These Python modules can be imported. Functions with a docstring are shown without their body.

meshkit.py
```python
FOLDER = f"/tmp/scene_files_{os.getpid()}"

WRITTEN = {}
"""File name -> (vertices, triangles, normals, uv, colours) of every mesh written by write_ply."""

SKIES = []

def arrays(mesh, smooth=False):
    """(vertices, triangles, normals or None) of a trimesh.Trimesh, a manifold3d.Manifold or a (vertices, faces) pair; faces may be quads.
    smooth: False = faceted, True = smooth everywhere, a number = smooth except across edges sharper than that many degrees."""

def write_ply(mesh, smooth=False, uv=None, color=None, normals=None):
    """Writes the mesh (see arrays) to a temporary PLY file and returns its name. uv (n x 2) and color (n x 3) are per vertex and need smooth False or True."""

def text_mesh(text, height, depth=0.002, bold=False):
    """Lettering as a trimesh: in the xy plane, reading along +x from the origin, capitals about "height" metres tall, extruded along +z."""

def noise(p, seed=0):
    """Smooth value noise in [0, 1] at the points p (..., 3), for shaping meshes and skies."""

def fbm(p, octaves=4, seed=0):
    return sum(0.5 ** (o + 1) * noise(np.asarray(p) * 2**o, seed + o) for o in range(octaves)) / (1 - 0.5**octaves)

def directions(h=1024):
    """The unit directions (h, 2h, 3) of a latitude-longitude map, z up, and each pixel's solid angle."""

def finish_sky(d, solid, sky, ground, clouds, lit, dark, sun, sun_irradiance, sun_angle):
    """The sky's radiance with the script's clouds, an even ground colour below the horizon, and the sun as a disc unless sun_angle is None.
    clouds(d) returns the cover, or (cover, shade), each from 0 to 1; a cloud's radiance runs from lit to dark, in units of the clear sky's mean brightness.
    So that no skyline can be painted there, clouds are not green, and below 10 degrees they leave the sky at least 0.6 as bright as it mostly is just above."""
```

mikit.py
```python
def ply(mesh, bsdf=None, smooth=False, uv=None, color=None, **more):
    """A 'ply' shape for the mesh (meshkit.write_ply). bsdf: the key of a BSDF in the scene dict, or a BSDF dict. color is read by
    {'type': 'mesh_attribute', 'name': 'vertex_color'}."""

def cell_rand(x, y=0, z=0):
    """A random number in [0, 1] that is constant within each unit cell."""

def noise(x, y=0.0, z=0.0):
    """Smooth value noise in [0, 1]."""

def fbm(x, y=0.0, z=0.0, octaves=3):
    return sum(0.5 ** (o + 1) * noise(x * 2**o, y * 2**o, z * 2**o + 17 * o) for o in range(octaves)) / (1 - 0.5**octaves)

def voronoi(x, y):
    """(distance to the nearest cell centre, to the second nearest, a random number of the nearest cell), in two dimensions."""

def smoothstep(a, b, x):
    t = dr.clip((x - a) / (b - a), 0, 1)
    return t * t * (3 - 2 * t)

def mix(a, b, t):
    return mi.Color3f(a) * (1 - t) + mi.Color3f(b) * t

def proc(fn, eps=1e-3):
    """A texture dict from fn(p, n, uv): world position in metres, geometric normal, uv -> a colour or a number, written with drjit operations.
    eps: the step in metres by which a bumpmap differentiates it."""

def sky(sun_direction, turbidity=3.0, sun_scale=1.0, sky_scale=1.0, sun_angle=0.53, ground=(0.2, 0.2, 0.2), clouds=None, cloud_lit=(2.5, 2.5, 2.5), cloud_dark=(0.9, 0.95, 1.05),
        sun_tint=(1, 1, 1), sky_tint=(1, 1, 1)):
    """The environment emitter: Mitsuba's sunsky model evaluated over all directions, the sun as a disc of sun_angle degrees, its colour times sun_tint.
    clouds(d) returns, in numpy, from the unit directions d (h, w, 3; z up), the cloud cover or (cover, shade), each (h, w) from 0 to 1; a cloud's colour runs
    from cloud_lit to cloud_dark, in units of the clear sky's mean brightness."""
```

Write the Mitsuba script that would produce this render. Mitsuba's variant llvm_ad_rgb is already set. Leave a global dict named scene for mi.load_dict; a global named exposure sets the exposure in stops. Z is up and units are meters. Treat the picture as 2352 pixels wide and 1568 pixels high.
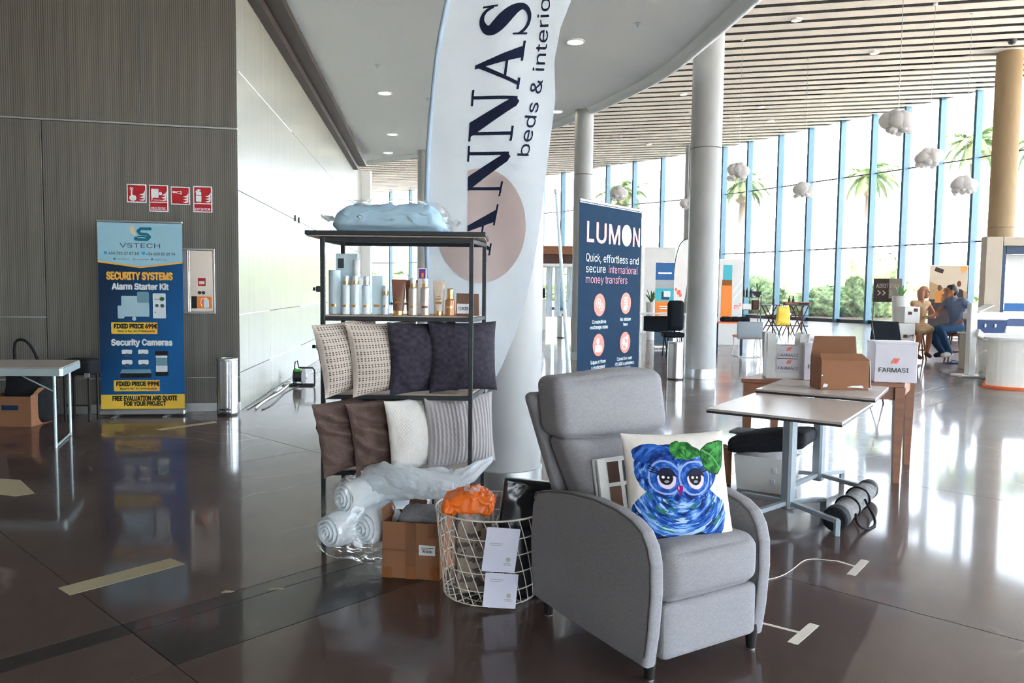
import math, random
import numpy as np
import trimesh
import mitsuba as mi
import drjit as dr
import mikit, meshkit
import manifold3d as m3
import shapely
from shapely import geometry as sg, affinity as sa, ops

rng = np.random.default_rng(7)
random.seed(7)
scene, labels = {}, {}
T = mi.ScalarTransform4f

# ------------------------------------------------------------------ camera, sky, exposure
CAM_H, F_PX, PITCH, ROLL = 1.36, 1800.0, math.atan(120 / 1800.0), 0.0115
fwd = np.array([0, math.cos(PITCH), -math.sin(PITCH)])
up0 = np.cross([1.0, 0, 0], fwd)
up = -math.sin(ROLL) * np.array([1.0, 0, 0]) + math.cos(ROLL) * up0
scene['camera'] = {'type': 'perspective', 'fov_axis': 'x', 'fov': math.degrees(2 * math.atan(1176 / F_PX)), 'near_clip': 0.05, 'far_clip': 2000.0,
                   'to_world': T().look_at(origin=[0, 0, CAM_H], target=[0, float(fwd[1]), CAM_H + float(fwd[2])], up=[float(x) for x in up])}


def cloud_cover(d):
    """A thin bright overcast, a little uneven."""
    c = meshkit.fbm(d * np.array([2.2, 2.2, 5.0]), 4, 3)
    return np.clip(0.75 + 0.5 * (c - 0.5), 0, 1)


scene['sky'] = mikit.sky((-0.45, -0.55, 0.75), turbidity=4.0, sun_scale=1.0, sky_scale=1.0, ground=(0.5, 0.48, 0.42), clouds=cloud_cover,
                         cloud_lit=(1.68, 1.78, 1.85), cloud_dark=(1.15, 1.25, 1.36), sky_tint=(0.93, 1.0, 1.08))
exposure = 5.65

# ------------------------------------------------------------------ materials
def lin(c):
    """sRGB hex or 0-255 triple -> linear."""
    if isinstance(c, str):
        c = [int(c[i:i + 2], 16) for i in (0, 2, 4)]
    c = np.asarray(c, float) / 255
    return [float(x) for x in np.where(c < 0.04045, c / 12.92, ((c + 0.055) / 1.055) ** 2.4)]


def rgb(c):
    return {'type': 'rgb', 'value': lin(c) if isinstance(c, str) else [float(x) for x in c]}


def two(b):
    return {'type': 'twosided', 'bsdf': b}


def matte(key, c):
    scene[key] = two({'type': 'diffuse', 'reflectance': rgb(c)})
    return key


def pbr(key, c, rough=0.5, metal=0.0, spec=0.5, **more):
    scene[key] = two({'type': 'principled', 'base_color': c if isinstance(c, dict) else rgb(c), 'roughness': rough, 'metallic': metal, 'specular': spec, **more})
    return key


N, FBM, SS = mikit.noise, mikit.fbm, mikit.smoothstep

# ------------------------------------------------------------------ mesh helpers
cat = trimesh.util.concatenate


def hull(p):
    return trimesh.convex.convex_hull(np.asarray(p, float))


def cbox(x0, x1, y0, y1, z0, z1, b=0.003):
    """A box with chamfered edges between two corners."""
    b = min(b, (x1 - x0) * .45, (y1 - y0) * .45, (z1 - z0) * .45)
    p = []
    for x, sx in ((x0, 1), (x1, -1)):
        for y, sy in ((y0, 1), (y1, -1)):
            for z, sz in ((z0, 1), (z1, -1)):
                p += [(x, y + sy * b, z + sz * b), (x + sx * b, y, z + sz * b), (x + sx * b, y + sy * b, z)]
    return hull(p)


def frame(m, o, r, f=None, u=(0, 0, 1)):
    """Local (x, y, z) -> o + x r + y f + z u, on a copy."""
    m = m.copy()
    r, u = np.asarray(r, float), np.asarray(u, float)
    r, u = r / np.linalg.norm(r), u / np.linalg.norm(u)
    f = np.cross(u, r) if f is None else np.asarray(f, float) / np.linalg.norm(f)
    v = np.asarray(m.vertices)
    m.vertices = np.asarray(o, float) + v[:, :1] * r + v[:, 1:2] * f + v[:, 2:] * u
    if np.dot(np.cross(r, f), u) < 0:
        m.faces = np.asarray(m.faces)[:, ::-1]
    return m


def yaw(m, deg, at=(0, 0, 0)):
    a = math.radians(deg)
    return frame(m, at, (math.cos(a), math.sin(a), 0))


def grid(nu, nv, fn, wrap=False):
    u, v = np.meshgrid(np.linspace(0, 1, nu), np.linspace(0, 1, nv), indexing='ij')
    p = np.asarray(fn(u, v), float)
    p = np.moveaxis(p, 0, -1).reshape(-1, 3)
    i, j = np.meshgrid(np.arange(nu - 1), np.arange(nv - 1), indexing='ij')
    a = (i * nv + j).ravel()
    f = np.vstack([np.stack([a, a + nv, a + nv + 1], 1), np.stack([a, a + nv + 1, a + 1], 1)])
    return trimesh.Trimesh(p, f, process=False)


def tube(pts, r, n=8, closed=False):
    """A swept tube with capped ends; r a number or one radius per point."""
    p = np.asarray(pts, float)
    r = np.full(len(p), r) if np.isscalar(r) else np.asarray(r, float)
    if closed:
        t = np.roll(p, -1, 0) - np.roll(p, 1, 0)
    else:
        t = np.gradient(p, axis=0)
    t /= np.linalg.norm(t, axis=1, keepdims=True) + 1e-12
    a = np.cross(t[0], [0, 0, 1] if abs(t[0][2]) < .9 else [1, 0, 0])
    rows = []
    for k in range(len(p)):
        a = a - t[k] * np.dot(a, t[k])
        a /= np.linalg.norm(a)
        b = np.cross(t[k], a)
        th = np.arange(n) * 2 * math.pi / n
        rows.append(p[k] + r[k] * (np.cos(th)[:, None] * a + np.sin(th)[:, None] * b))
    v = np.vstack(rows)
    f, m = [], len(p)
    for k in range(m if closed else m - 1):
        k2 = (k + 1) % m
        for i in range(n):
            j = (i + 1) % n
            f += [(k * n + i, k * n + j, k2 * n + j), (k * n + i, k2 * n + j, k2 * n + i)]
    if not closed:
        v = np.vstack([v, p[:1], p[-1:]])
        for i in range(n):
            j = (i + 1) % n
            f += [(len(v) - 2, j, i), (len(v) - 1, (m - 1) * n + i, (m - 1) * n + j)]
    return trimesh.Trimesh(v, f, process=False)


def bar(a, b, w, h=None):
    """A square bar from a to b."""
    a, b = np.asarray(a, float), np.asarray(b, float)
    h = w if h is None else h
    d = b - a
    L = np.linalg.norm(d)
    d /= L
    s = np.cross(d, [0, 0, 1] if abs(d[2]) < .95 else [0, 1, 0])
    s /= np.linalg.norm(s)
    return frame(cbox(-w / 2, w / 2, 0, L, -h / 2, h / 2, min(w, h) * .12), a, s, d, np.cross(s, d))


def lathe(prof, n=32, at=(0, 0, 0)):
    """Revolve (radius, height) pairs about a vertical axis."""
    pr = np.asarray(prof, float)
    th = np.arange(n) * 2 * math.pi / n
    v = np.stack([np.outer(pr[:, 0], np.cos(th)), np.outer(pr[:, 0], np.sin(th)), np.repeat(pr[:, 1:], n, 1)], -1).reshape(-1, 3)
    f = []
    for k in range(len(pr) - 1):
        for i in range(n):
            j = (i + 1) % n
            f += [(k * n + i, k * n + j, (k + 1) * n + j), (k * n + i, (k + 1) * n + j, (k + 1) * n + i)]
    return trimesh.Trimesh(v + np.asarray(at, float), f, process=False)


def cyl(r, z0, z1, at=(0, 0), n=24, b=0.003):
    return lathe([(0, z0), (r - b, z0), (r, z0 + b), (r, z1 - b), (r - b, z1), (0, z1)], n, (at[0], at[1], 0))


def extrude(poly, d):
    out = []
    for g in getattr(poly, 'geoms', [poly]):
        if g.geom_type == 'Polygon' and g.area > 1e-9:
            out.append(trimesh.creation.extrude_polygon(g, d, engine='earcut'))
    return cat(out)


def soft(sx, sy, sz, r, puff=(0, 0, 0), n=18):
    """A rounded block centred on the origin whose faces bulge by puff."""
    b = trimesh.creation.box((2, 2, 2))
    k = np.linspace(-1, 1, n)
    vs, fs = [], []
    for ax in range(3):
        for s in (-1, 1):
            g = grid(n, n, lambda u, v: (u * 2 - 1, v * 2 - 1, u * 0 + s))
            p = np.asarray(g.vertices)
            q = np.empty_like(p)
            q[:, ax], q[:, (ax + 1) % 3], q[:, (ax + 2) % 3] = p[:, 2], p[:, 0], p[:, 1]
            f = np.asarray(g.faces)
            fs.append((f if s > 0 else f[:, ::-1]) + sum(len(x) for x in vs))
            vs.append(q)
    p = np.vstack(vs)
    h = np.array([sx, sy, sz]) / 2
    x = np.sign(p) * np.abs(p) ** 0.8 * h
    inner = np.clip(x, -(h - r), h - r)
    d = x - inner
    L = np.linalg.norm(d, axis=1, keepdims=True)
    x = np.where(L > 1e-9, inner + d / np.maximum(L, 1e-9) * r, x)
    for ax in range(3):
        o = [i for i in range(3) if i != ax]
        x[:, ax] += p[:, ax] * puff[ax] * (1 - p[:, o[0]] ** 2) * (1 - p[:, o[1]] ** 2)
    m = trimesh.Trimesh(x, np.vstack(fs), process=False)
    m.merge_vertices(digits_vertex=6)
    return m


def pillow(w, h, t, n=46, pinch=.07, wrinkle=.006, seed=0, power=.55):
    """A stuffed cushion in the xz plane (front towards -y); returns mesh and per-vertex (u, v, side)."""
    u, v = np.meshgrid(np.linspace(-1, 1, n), np.linspace(-1, 1, n), indexing='ij')
    x = u * w / 2 * (1 - pinch * (1 - v ** 2) * np.abs(u))
    z = v * h / 2 * (1 - pinch * (1 - u ** 2) * np.abs(v))
    th = t / 2 * np.clip((1 - u ** 2) * (1 - v ** 2), 0, 1) ** power
    edge = np.clip((1 - u ** 2) * (1 - v ** 2) * 4, 0, 1)
    V, S, Fs = [], [], []
    for side in (-1, 1):
        nz = meshkit.fbm(np.stack([u * 2.3 + 9 * side, v * 2.3, u * 0 + seed * 3.7], -1), 4, seed) - .5
        y = side * (th + nz * wrinkle * 4 * edge)
        g = np.stack([x, y, z], -1).reshape(-1, 3)
        i, j = np.meshgrid(np.arange(n - 1), np.arange(n - 1), indexing='ij')
        a = (i * n + j).ravel()
        f = np.vstack([np.stack([a, a + n, a + n + 1], 1), np.stack([a, a + n + 1, a + 1], 1)])
        Fs.append((f if side < 0 else f[:, ::-1]) + (0 if side < 0 else n * n))
        V.append(g)
        S.append(np.stack([u, v, u * 0 + side], -1).reshape(-1, 3))
    return trimesh.Trimesh(np.vstack(V), np.vstack(Fs), process=False), np.vstack(S)


def text(s, h, width=None, bold=False, align='l', depth=0.0008, heavy=0.0):
    """Lettering in the xy plane, baseline at y = 0, scaled to a width where one is given."""
    m = meshkit.text_mesh(s, h, depth, bold)
    v = np.array(m.vertices)
    x0, x1 = v[:, 0].min(), v[:, 0].max()
    k = 1.0 if width is None else width / (x1 - x0)
    v[:, 0] = (v[:, 0] - x0) * k - {'l': 0, 'c': .5, 'r': 1}[align] * (x1 - x0) * k
    m = trimesh.Trimesh(v, m.faces, process=False)
    if heavy:
        m = cat([m.copy().apply_translation([d, e, 0]) for d, e in ((-heavy, 0), (heavy, 0), (0, heavy), (0, -heavy))])
    return m


class Sheet:
    """A flat print in local metres: x right, y up, layers stand a hair's breadth proud of each other along the normal."""

    def __init__(self, o, r, u=(0, 0, 1), step=0.0012):
        self.o, self.r, self.u = np.asarray(o, float), np.asarray(r, float), np.asarray(u, float)
        self.r, self.u = self.r / np.linalg.norm(self.r), self.u / np.linalg.norm(self.u)
        self.n, self.step = np.cross(self.r, self.u), step

    def put(self, m, layer=1, x=0, y=0):
        m = m.copy()
        v = np.asarray(m.vertices) + [x, y, self.step * layer]
        m.vertices = self.o + v[:, :1] * self.r + v[:, 1:2] * self.u + v[:, 2:] * self.n
        return m

    def poly(self, p, layer=1, d=0.0008):
        return self.put(extrude(p, d), layer)

    def rect(self, x0, x1, y0, y1, layer=1, r=0.0, d=0.0008):
        p = sg.box(x0 + r, y0 + r, x1 - r, y1 - r)
        return self.poly(p.buffer(r) if r else p, layer, d)

    def text(self, s, x, y, h, width=None, bold=False, align='l', layer=2, heavy=0.0):
        return self.put(text(s, h, width, bold, align, heavy=heavy), layer, x, y)


def disc(x, y, rx, ry=None):
    return sa.scale(sg.Point(x, y).buffer(1, 24), rx, rx if ry is None else ry)


def stroke(pts, w):
    return sg.LineString(pts).buffer(w / 2, cap_style='round')


# ------------------------------------------------------------------ scene helpers
def key_for(name, parent=None):
    k = name if parent is None else parent + '__' + name
    if k not in scene and k not in labels:
        return k
    i = 1
    while f'{k}_{i:03d}' in scene or f'{k}_{i:03d}' in labels:
        i += 1
    return f'{k}_{i:03d}'


def thing(name, label, cat_, group=None, kind=None):
    k = key_for(name)
    labels[k] = {'label': label, 'category': cat_}
    if group:
        labels[k]['group'] = group
    if kind:
        labels[k]['kind'] = kind
    return k


ONE_BY_ONE = {'lettering', 'printed_icon', 'printed_mark', 'printed_screen', 'printed_device', 'printed_picture', 'printed_arrow', 'torn_patch', 'hand_slot', 'latch', 'cushion', 'end_roll', 'inner_frame', 'door_pull', 'shelf_item', 'edge_profile', 'socket', 'clamp', 'strap', 'pedal', 'frame', 'printed_fold', 'printed_logo', 'backing'}


def part(parent, name, mesh, mat, smooth=False, label=None, kind=None, **kw):
    if isinstance(mesh, list) and name in ONE_BY_ONE:
        return [part(parent, name, m, mat, smooth, label, kind, **kw) for m in mesh][-1]
    k = key_for(name, parent)
    if isinstance(mesh, list):
        mesh = cat(mesh)
    scene[k] = mikit.ply(mesh, mat, smooth=smooth, **kw)
    if label or kind:
        labels[k] = {a: b for a, b in (('label', label), ('kind', kind)) if b}
    return k


def solo(name, label, cat_, mesh, mat, smooth=False, group=None, kind=None, **kw):
    """A thing that is one mesh."""
    k = thing(name, label, cat_, group, kind)
    if isinstance(mesh, list):
        mesh = cat(mesh)
    scene[k] = mikit.ply(mesh, mat, smooth=smooth, **kw)
    return k


def copies(root, others, offsets):
    """Repeats of a thing: same meshes under the copy's own keys, moved."""
    for (label, group), (dx, dy, dz, rz, s) in zip(others, offsets):
        k = thing(root, label, labels[root]['category'], group)
        for q in [q for q in list(scene) if q == root or q.startswith(root + '__')]:
            scene[k + q[len(root):]] = {**scene[q], 'to_world': T().translate([dx, dy, dz]).rotate([0, 0, 1], rz).scale(s)}
# ------------------------------------------------------------------ setting: materials
def stone_fn(base, vein, amt):
    def fn(p, n, uv):
        wx, wy = p.x + 0.5 * FBM(p.x * 1.3, p.y * 1.3, 1.0), p.y + 0.5 * FBM(p.x * 1.3 + 7, p.y * 1.3, 5.0)
        cloud = FBM(p.x * 2.2, p.y * 2.2, 3.0, 4)
        v1 = 1 - SS(0.0, 0.012, dr.abs(FBM(wx * 0.7 + wy * 0.5, wy * 1.1, 2.0, 3) - 0.5))
        v2 = 1 - SS(0.0, 0.006, dr.abs(FBM(wx * 1.6 - wy * 0.9, wy * 0.8 + 4, 8.0, 3) - 0.47))
        gate = SS(0.5, 0.68, N(p.x * 0.8, p.y * 0.8, 4.0))
        c = mikit.mix(base, [b * 1.7 for b in base], cloud)
        return mikit.mix(c, vein, dr.clip((0.8 * v1 + 0.6 * v2) * gate * amt, 0, 1))
    return mikit.proc(fn)


def stone(key, base, vein, amt):
    col = stone_fn(base, vein, amt)
    gloss = {'type': 'principled', 'base_color': col, 'roughness': 0.07, 'specular': 0.62}
    haze = {'type': 'principled', 'base_color': col, 'roughness': 0.30, 'specular': 0.6}
    scene[key] = two({'type': 'blendbsdf', 'weight': 0.42, 'a': gloss, 'b': haze})
    return key


STONE = stone('stone_brown', (0.052, 0.034, 0.030), (0.19, 0.14, 0.12), 0.8)
STONE_D = stone('stone_dark', (0.014, 0.012, 0.012), (0.10, 0.08, 0.07), 0.4)
matte('joint_grey', (0.16, 0.13, 0.12))


def wood_fn(p, n, uv):
    s = p.x * 0.977 + p.y * 0.215
    rib = 0.5 + 0.5 * dr.sin(s * 300.0)  # flute light and shade put into the colour as stripes
    fine = N(s * 160.0, 0.5, p.z * 0.25)
    mid = N(s * 24.0, 7.0, p.z * 0.12)
    wide = N(s * 2.1, 3.0, 0.0)
    k = dr.clip(rib * 0.52 + fine * 0.26 + mid * 0.28 - 0.03, 0, 1)
    c = mikit.mix((0.062, 0.056, 0.048), (0.205, 0.200, 0.172), k)
    return c * (0.9 + 0.2 * wide)


scene['dark_wood'] = two({'type': 'principled', 'base_color': mikit.proc(wood_fn), 'roughness': 0.42, 'specular': 0.4})


def lacquer_fn(p, n, uv):
    return mikit.mix((0.26, 0.265, 0.23), (0.31, 0.315, 0.28), FBM(p.y * 30.0, p.z * 1.2, p.x * 20, 2))


scene['white_lacquer'] = two({'type': 'blendbsdf', 'weight': 0.6,
                              'a': {'type': 'diffuse', 'reflectance': mikit.proc(lacquer_fn)},
                              'b': {'type': 'principled', 'base_color': mikit.proc(lacquer_fn), 'roughness': 0.27, 'specular': 0.75}})
matte('wall_joint', (0.30, 0.30, 0.27))
pbr('strip_metal', (0.72, 0.74, 0.74), 0.35, 1.0)
pbr('trim_brown', (0.045, 0.032, 0.030), 0.5)
matte('plaster', (0.85, 0.90, 0.90))
matte('plaster_wall', (0.72, 0.70, 0.66))
matte('slat_cream', (0.88, 0.86, 0.80))
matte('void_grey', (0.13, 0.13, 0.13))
pbr('mullion_blue', (0.030, 0.125, 0.19), 0.4, 0.0, 0.5)
pbr('frame_dark', (0.03, 0.04, 0.045), 0.4)
scene['pane_glass'] = {'type': 'thindielectric', 'int_ior': 1.5}
def concrete_fn(p, n, uv):
    return mikit.mix((0.29, 0.30, 0.30), (0.37, 0.38, 0.38), FBM(p.x * 5, p.y * 5, p.z * 2.2, 4))


scene['concrete'] = two({'type': 'principled', 'base_color': mikit.proc(concrete_fn), 'roughness': 0.42, 'specular': 0.4})
pbr('steel', (0.62, 0.64, 0.65), 0.18, 1.0)
pbr('steel_soft', (0.55, 0.57, 0.58), 0.35, 1.0)
matte('paint_white', (0.78, 0.79, 0.78))
matte('ground_pave', (0.50, 0.49, 0.46))

# ------------------------------------------------------------------ floor: polished stone slabs in a grid turned 48 degrees
E1 = np.array([math.cos(math.radians(47)), math.sin(math.radians(47)), 0])
E2 = np.array([E1[1], -E1[0], 0])
P0 = np.array([-1.843, 2.757, 0])


def slab_mesh(u0, u1, v0, v1, z0=-0.03, z1=0.0, g=0.0018):
    return frame(cbox(u0 + g, u1 - g, v0 + g, v1 - g, z0, z1, 0.0012), P0, E1, E2)


thing('floor', 'polished dark brown stone floor of large slabs', 'floor', kind='structure')
part('floor', 'joint_bed', [cbox(-16, 22, -9, 70, -0.08, -0.004, 0.001)], 'joint_grey', kind='structure')
US = [0.42 + 2.4 * k for k in range(-5, 8)]
VS = [0.49, 4.2, 8.0, 12.0, 16.0]
VN = [-2.4 * k for k in range(0, 6)][::-1]
NEAR = sg.box(-7.5, -2.0, 9.5, 16.0)
tiles = []
for rows in (list(zip(VN[:-1], VN[1:])), list(zip(VS[:-1], VS[1:]))):
    for v0, v1 in rows:
        for u0, u1 in zip(US[:-1], US[1:]):
            q = sg.Polygon([(P0 + a * E1 + b * E2)[:2] for a, b in ((u0, v0), (u1, v0), (u1, v1), (u0, v1))])
            if q.intersects(NEAR):
                tiles.append(q)
                part('floor', 'slab', slab_mesh(u0, u1, v0, v1), STONE)
for u0, u1 in zip(US[:-1], US[1:]):
    q = sg.Polygon([(P0 + a * E1 + b * E2)[:2] for a, b in ((u0, 0), (u1, 0), (u1, .49), (u0, .49))])
    if q.intersects(NEAR):
        tiles.append(q)
        part('floor', 'border_strip', slab_mesh(u0, u1, 0, .115), STONE_D, label='narrow black border strip')
        part('floor', 'border_slab', slab_mesh(u0, u1, .115, .49), STONE_D if 0.4 < u0 < 2.8 else STONE, label='dark border slab' if 0.4 < u0 < 2.8 else None)
far = sg.box(-16, -9, 22, 70).difference(shapely.union_all(tiles).buffer(0.004))
m = extrude(far, 0.03)
m.apply_translation([0, 0, -0.03])
part('floor', 'far_paving', m, STONE)

# ------------------------------------------------------------------ left wall: flat dark wood panels, flute shading painted on
KL = np.array([-2.96, 8.5, 0])
RL = np.array([.977, .215, 0]) / np.linalg.norm([.977, .215])
NL = np.array([RL[1], -RL[0], 0])
WL = Sheet(KL, RL)


def wall_block(s0, s1, z0, z1, d0=-0.02, d1=0.0, b=0.002):
    return frame(cbox(s0, s1, d0, d1, z0, z1, b), KL, RL, NL)


thing('wall_left', 'dark wood panel wall with painted flute shading and thin bright joint lines', 'wall', kind='structure')
part('wall_left', 'backing', frame(cbox(-13.5, -0.02, -0.3, -0.021, 0, 4.9), KL, RL, NL), 'trim_brown')
rows = [(0.10, 0.366, [-13.5, -9.6, -5.8, -1.9, 0]), (0.376, 1.012, [-13.5, -9.6, -5.8, -1.90]), (1.024, 3.02, [-13.5, -9.6, -5.8, -1.90]), (0.376, 3.02, [-1.895, 0]),
        (3.045, 4.9, [-13.5, -9.0, -5.0, -0.96, 0])]
for z0, z1, ss in rows:
    for s0, s1 in zip(ss[:-1], ss[1:]):
        part('wall_left', 'panel', wall_block(s0 + .002, s1 - .002, z0, z1), 'dark_wood')
part('wall_left', 'joint_strip', wall_block(-13.5, 0, 3.022, 3.043, -0.02, 0.004), 'strip_metal', label='bright horizontal joint strip')
part('wall_left', 'joint_strip', wall_block(-13.5, -1.9, 1.013, 1.023, -0.02, 0.003), 'strip_metal')
part('wall_left', 'joint_strip', wall_block(-13.5, 0, 0.367, 0.375, -0.02, 0.003), 'strip_metal')
part('wall_left', 'joint_strip', wall_block(-0.964, -0.956, 3.045, 4.9, -0.02, -0.001), 'mullion_blue')
solo('baseboard_left', 'brushed metal skirting at the foot of the dark wood wall', 'skirting', wall_block(-13.5, 0, 0, 0.098, -0.02, 0.006), 'steel_soft', kind='structure')

# ------------------------------------------------------------------ white wall running away from the corner
DW = np.array([-.107, .994, 0]) / np.linalg.norm([.107, .994])
NW = np.array([DW[1], -DW[0], 0])


def white_block(s0, s1, z0, z1, d0=-0.02, d1=0.0, b=0.0015):
    return frame(cbox(s0, s1, d0, d1, z0, z1, b), KL, DW, NW)


thing('wall_back', 'long white lacquered panel wall running back from the dark wall', 'wall', kind='structure')
part('wall_back', 'backing', white_block(0.0, 15.6, 0, 4.9, -0.25, -0.021), 'wall_joint')
zs = [0.0, 0.42, 1.052, 2.386, 3.66, 4.75]
ss = [0.0, 1.68, 4.2, 6.5, 9.6, 12.6, 15.6]
for z0, z1 in zip(zs[:-1], zs[1:]):
    for s0, s1 in zip(ss[:-1], ss[1:]):
        part('wall_back', 'panel', white_block(s0 + .0025, s1 - .0025, z0 + .003, z1 - .003), 'white_lacquer')
for s0, s1, z in ((0.1, 3.4, 3.66), (0.0, 1.62, 1.052), (4.1, 6.5, 1.052), (1.65, 4.1, 0.42)):
    part('wall_back', 'joint_strip', white_block(s0, s1, z - .008, z + .008, -0.02, 0.002), 'paint_white', label='pale joint strip')
for s in (3.6, 3.95):
    part('wall_back', 'door_pull', white_block(s - .012, s + .012, 2.36, 2.45, 0, 0.02), 'frame_dark', label='small dark pull')
part('wall_back', 'end_return', cbox(-4.62, -4.35, 24.0, 24.3, 0, 4.9), 'paint_white')
solo('trim_1', 'dark brown soffit trim along the top of the white wall', 'trim', [white_block(-0.3, 13.2, 4.56, 4.8, 0.0, 0.13), white_block(-0.3, 13.2, 4.66, 4.8, 0.13, 0.34), white_block(-13.0, -0.3, 4.6, 4.8, 0.0, 0.34)], 'trim_brown', kind='structure')

# walls outside the frame that close the hall
solo('wall_far', 'pale wall of the far left wing', 'wall', [cbox(-16.3, -16, 5, 70, 0, 10.8), cbox(-16, -4.6, 24.0, 24.3, 0, 4.9)], 'plaster_wall', kind='structure')
solo('wall_rear', 'pale wall behind the camera', 'wall', [cbox(-16.3, 14, -9.3, -9, 3.3, 10.8), cbox(-16.3, 14, -9.3, -9, 0, .3), cbox(-16.3, 2.5, -9.3, -9, .3, 3.3), cbox(11.5, 14, -9.3, -9, .3, 3.3), cbox(-16.3, -16, -9, 5.2, 0, 10.8)], 'plaster_wall', kind='structure')
thing('window_2', 'added fill light window band in the wall behind the camera', 'window', kind='structure')  # unseen window, added to let fill light in from behind
for i in range(5):
    x0, x1 = 2.5 + 9 * i / 5, 2.5 + 9 * (i + 1) / 5
    part('window_2', 'mullion', cbox(x0 - .04, x0 + .04, -9.25, -9.05, .3, 3.3, .005), 'mullion_blue')
    part('window_2', 'pane', trimesh.Trimesh([(x0 + .04, -9.15, .3), (x1 - .04, -9.15, .3), (x1 - .04, -9.15, 3.3), (x0 + .04, -9.15, 3.3)], [(0, 1, 2), (0, 2, 3)], process=False), 'pane_glass')

# ------------------------------------------------------------------ plaster ceiling with a curved edge
ed = np.array([(3.3, -9), (3.25, 0), (3.05, 5), (2.88, 7.6), (2.71, 9.4), (2.52, 11.1), (2.22, 12.8), (1.72, 14.3), (.98, 16.6), (-.6, 19.5), (-2.32, 21.6), (-4.78, 23.8), (-8, 26), (-16, 29.5)], float)
tt = np.r_[0, np.cumsum(np.linalg.norm(np.diff(ed, axis=0), axis=1))]
from scipy.interpolate import CubicSpline
edge = CubicSpline(tt, ed)(np.linspace(0, tt[-1], 140))


def ceil_z(x, y):
    """Flat near the camera; past a bend line it climbs a little towards the glass."""
    bend = 15.55 - 0.42 * (x + 1.0)
    return 4.75 + 0.05 * np.maximum(0, y - bend)


pl = sg.Polygon([(-16.2, -9.2)] + [tuple(p) for p in edge] + [(-16.2, 29.5)])
near_part = pl.intersection(sg.Polygon([(-17, -10), (6, -10), (6, 15.55 - .42 * 7), (-17, 15.55 + .42 * 16)]))
far_part = pl.difference(near_part)


def ceil_mesh(poly):
    m = extrude(poly, 0.3)
    v = np.array(m.vertices)
    v[:, 2] += ceil_z(v[:, 0], v[:, 1])
    m.vertices = v
    return m


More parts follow.
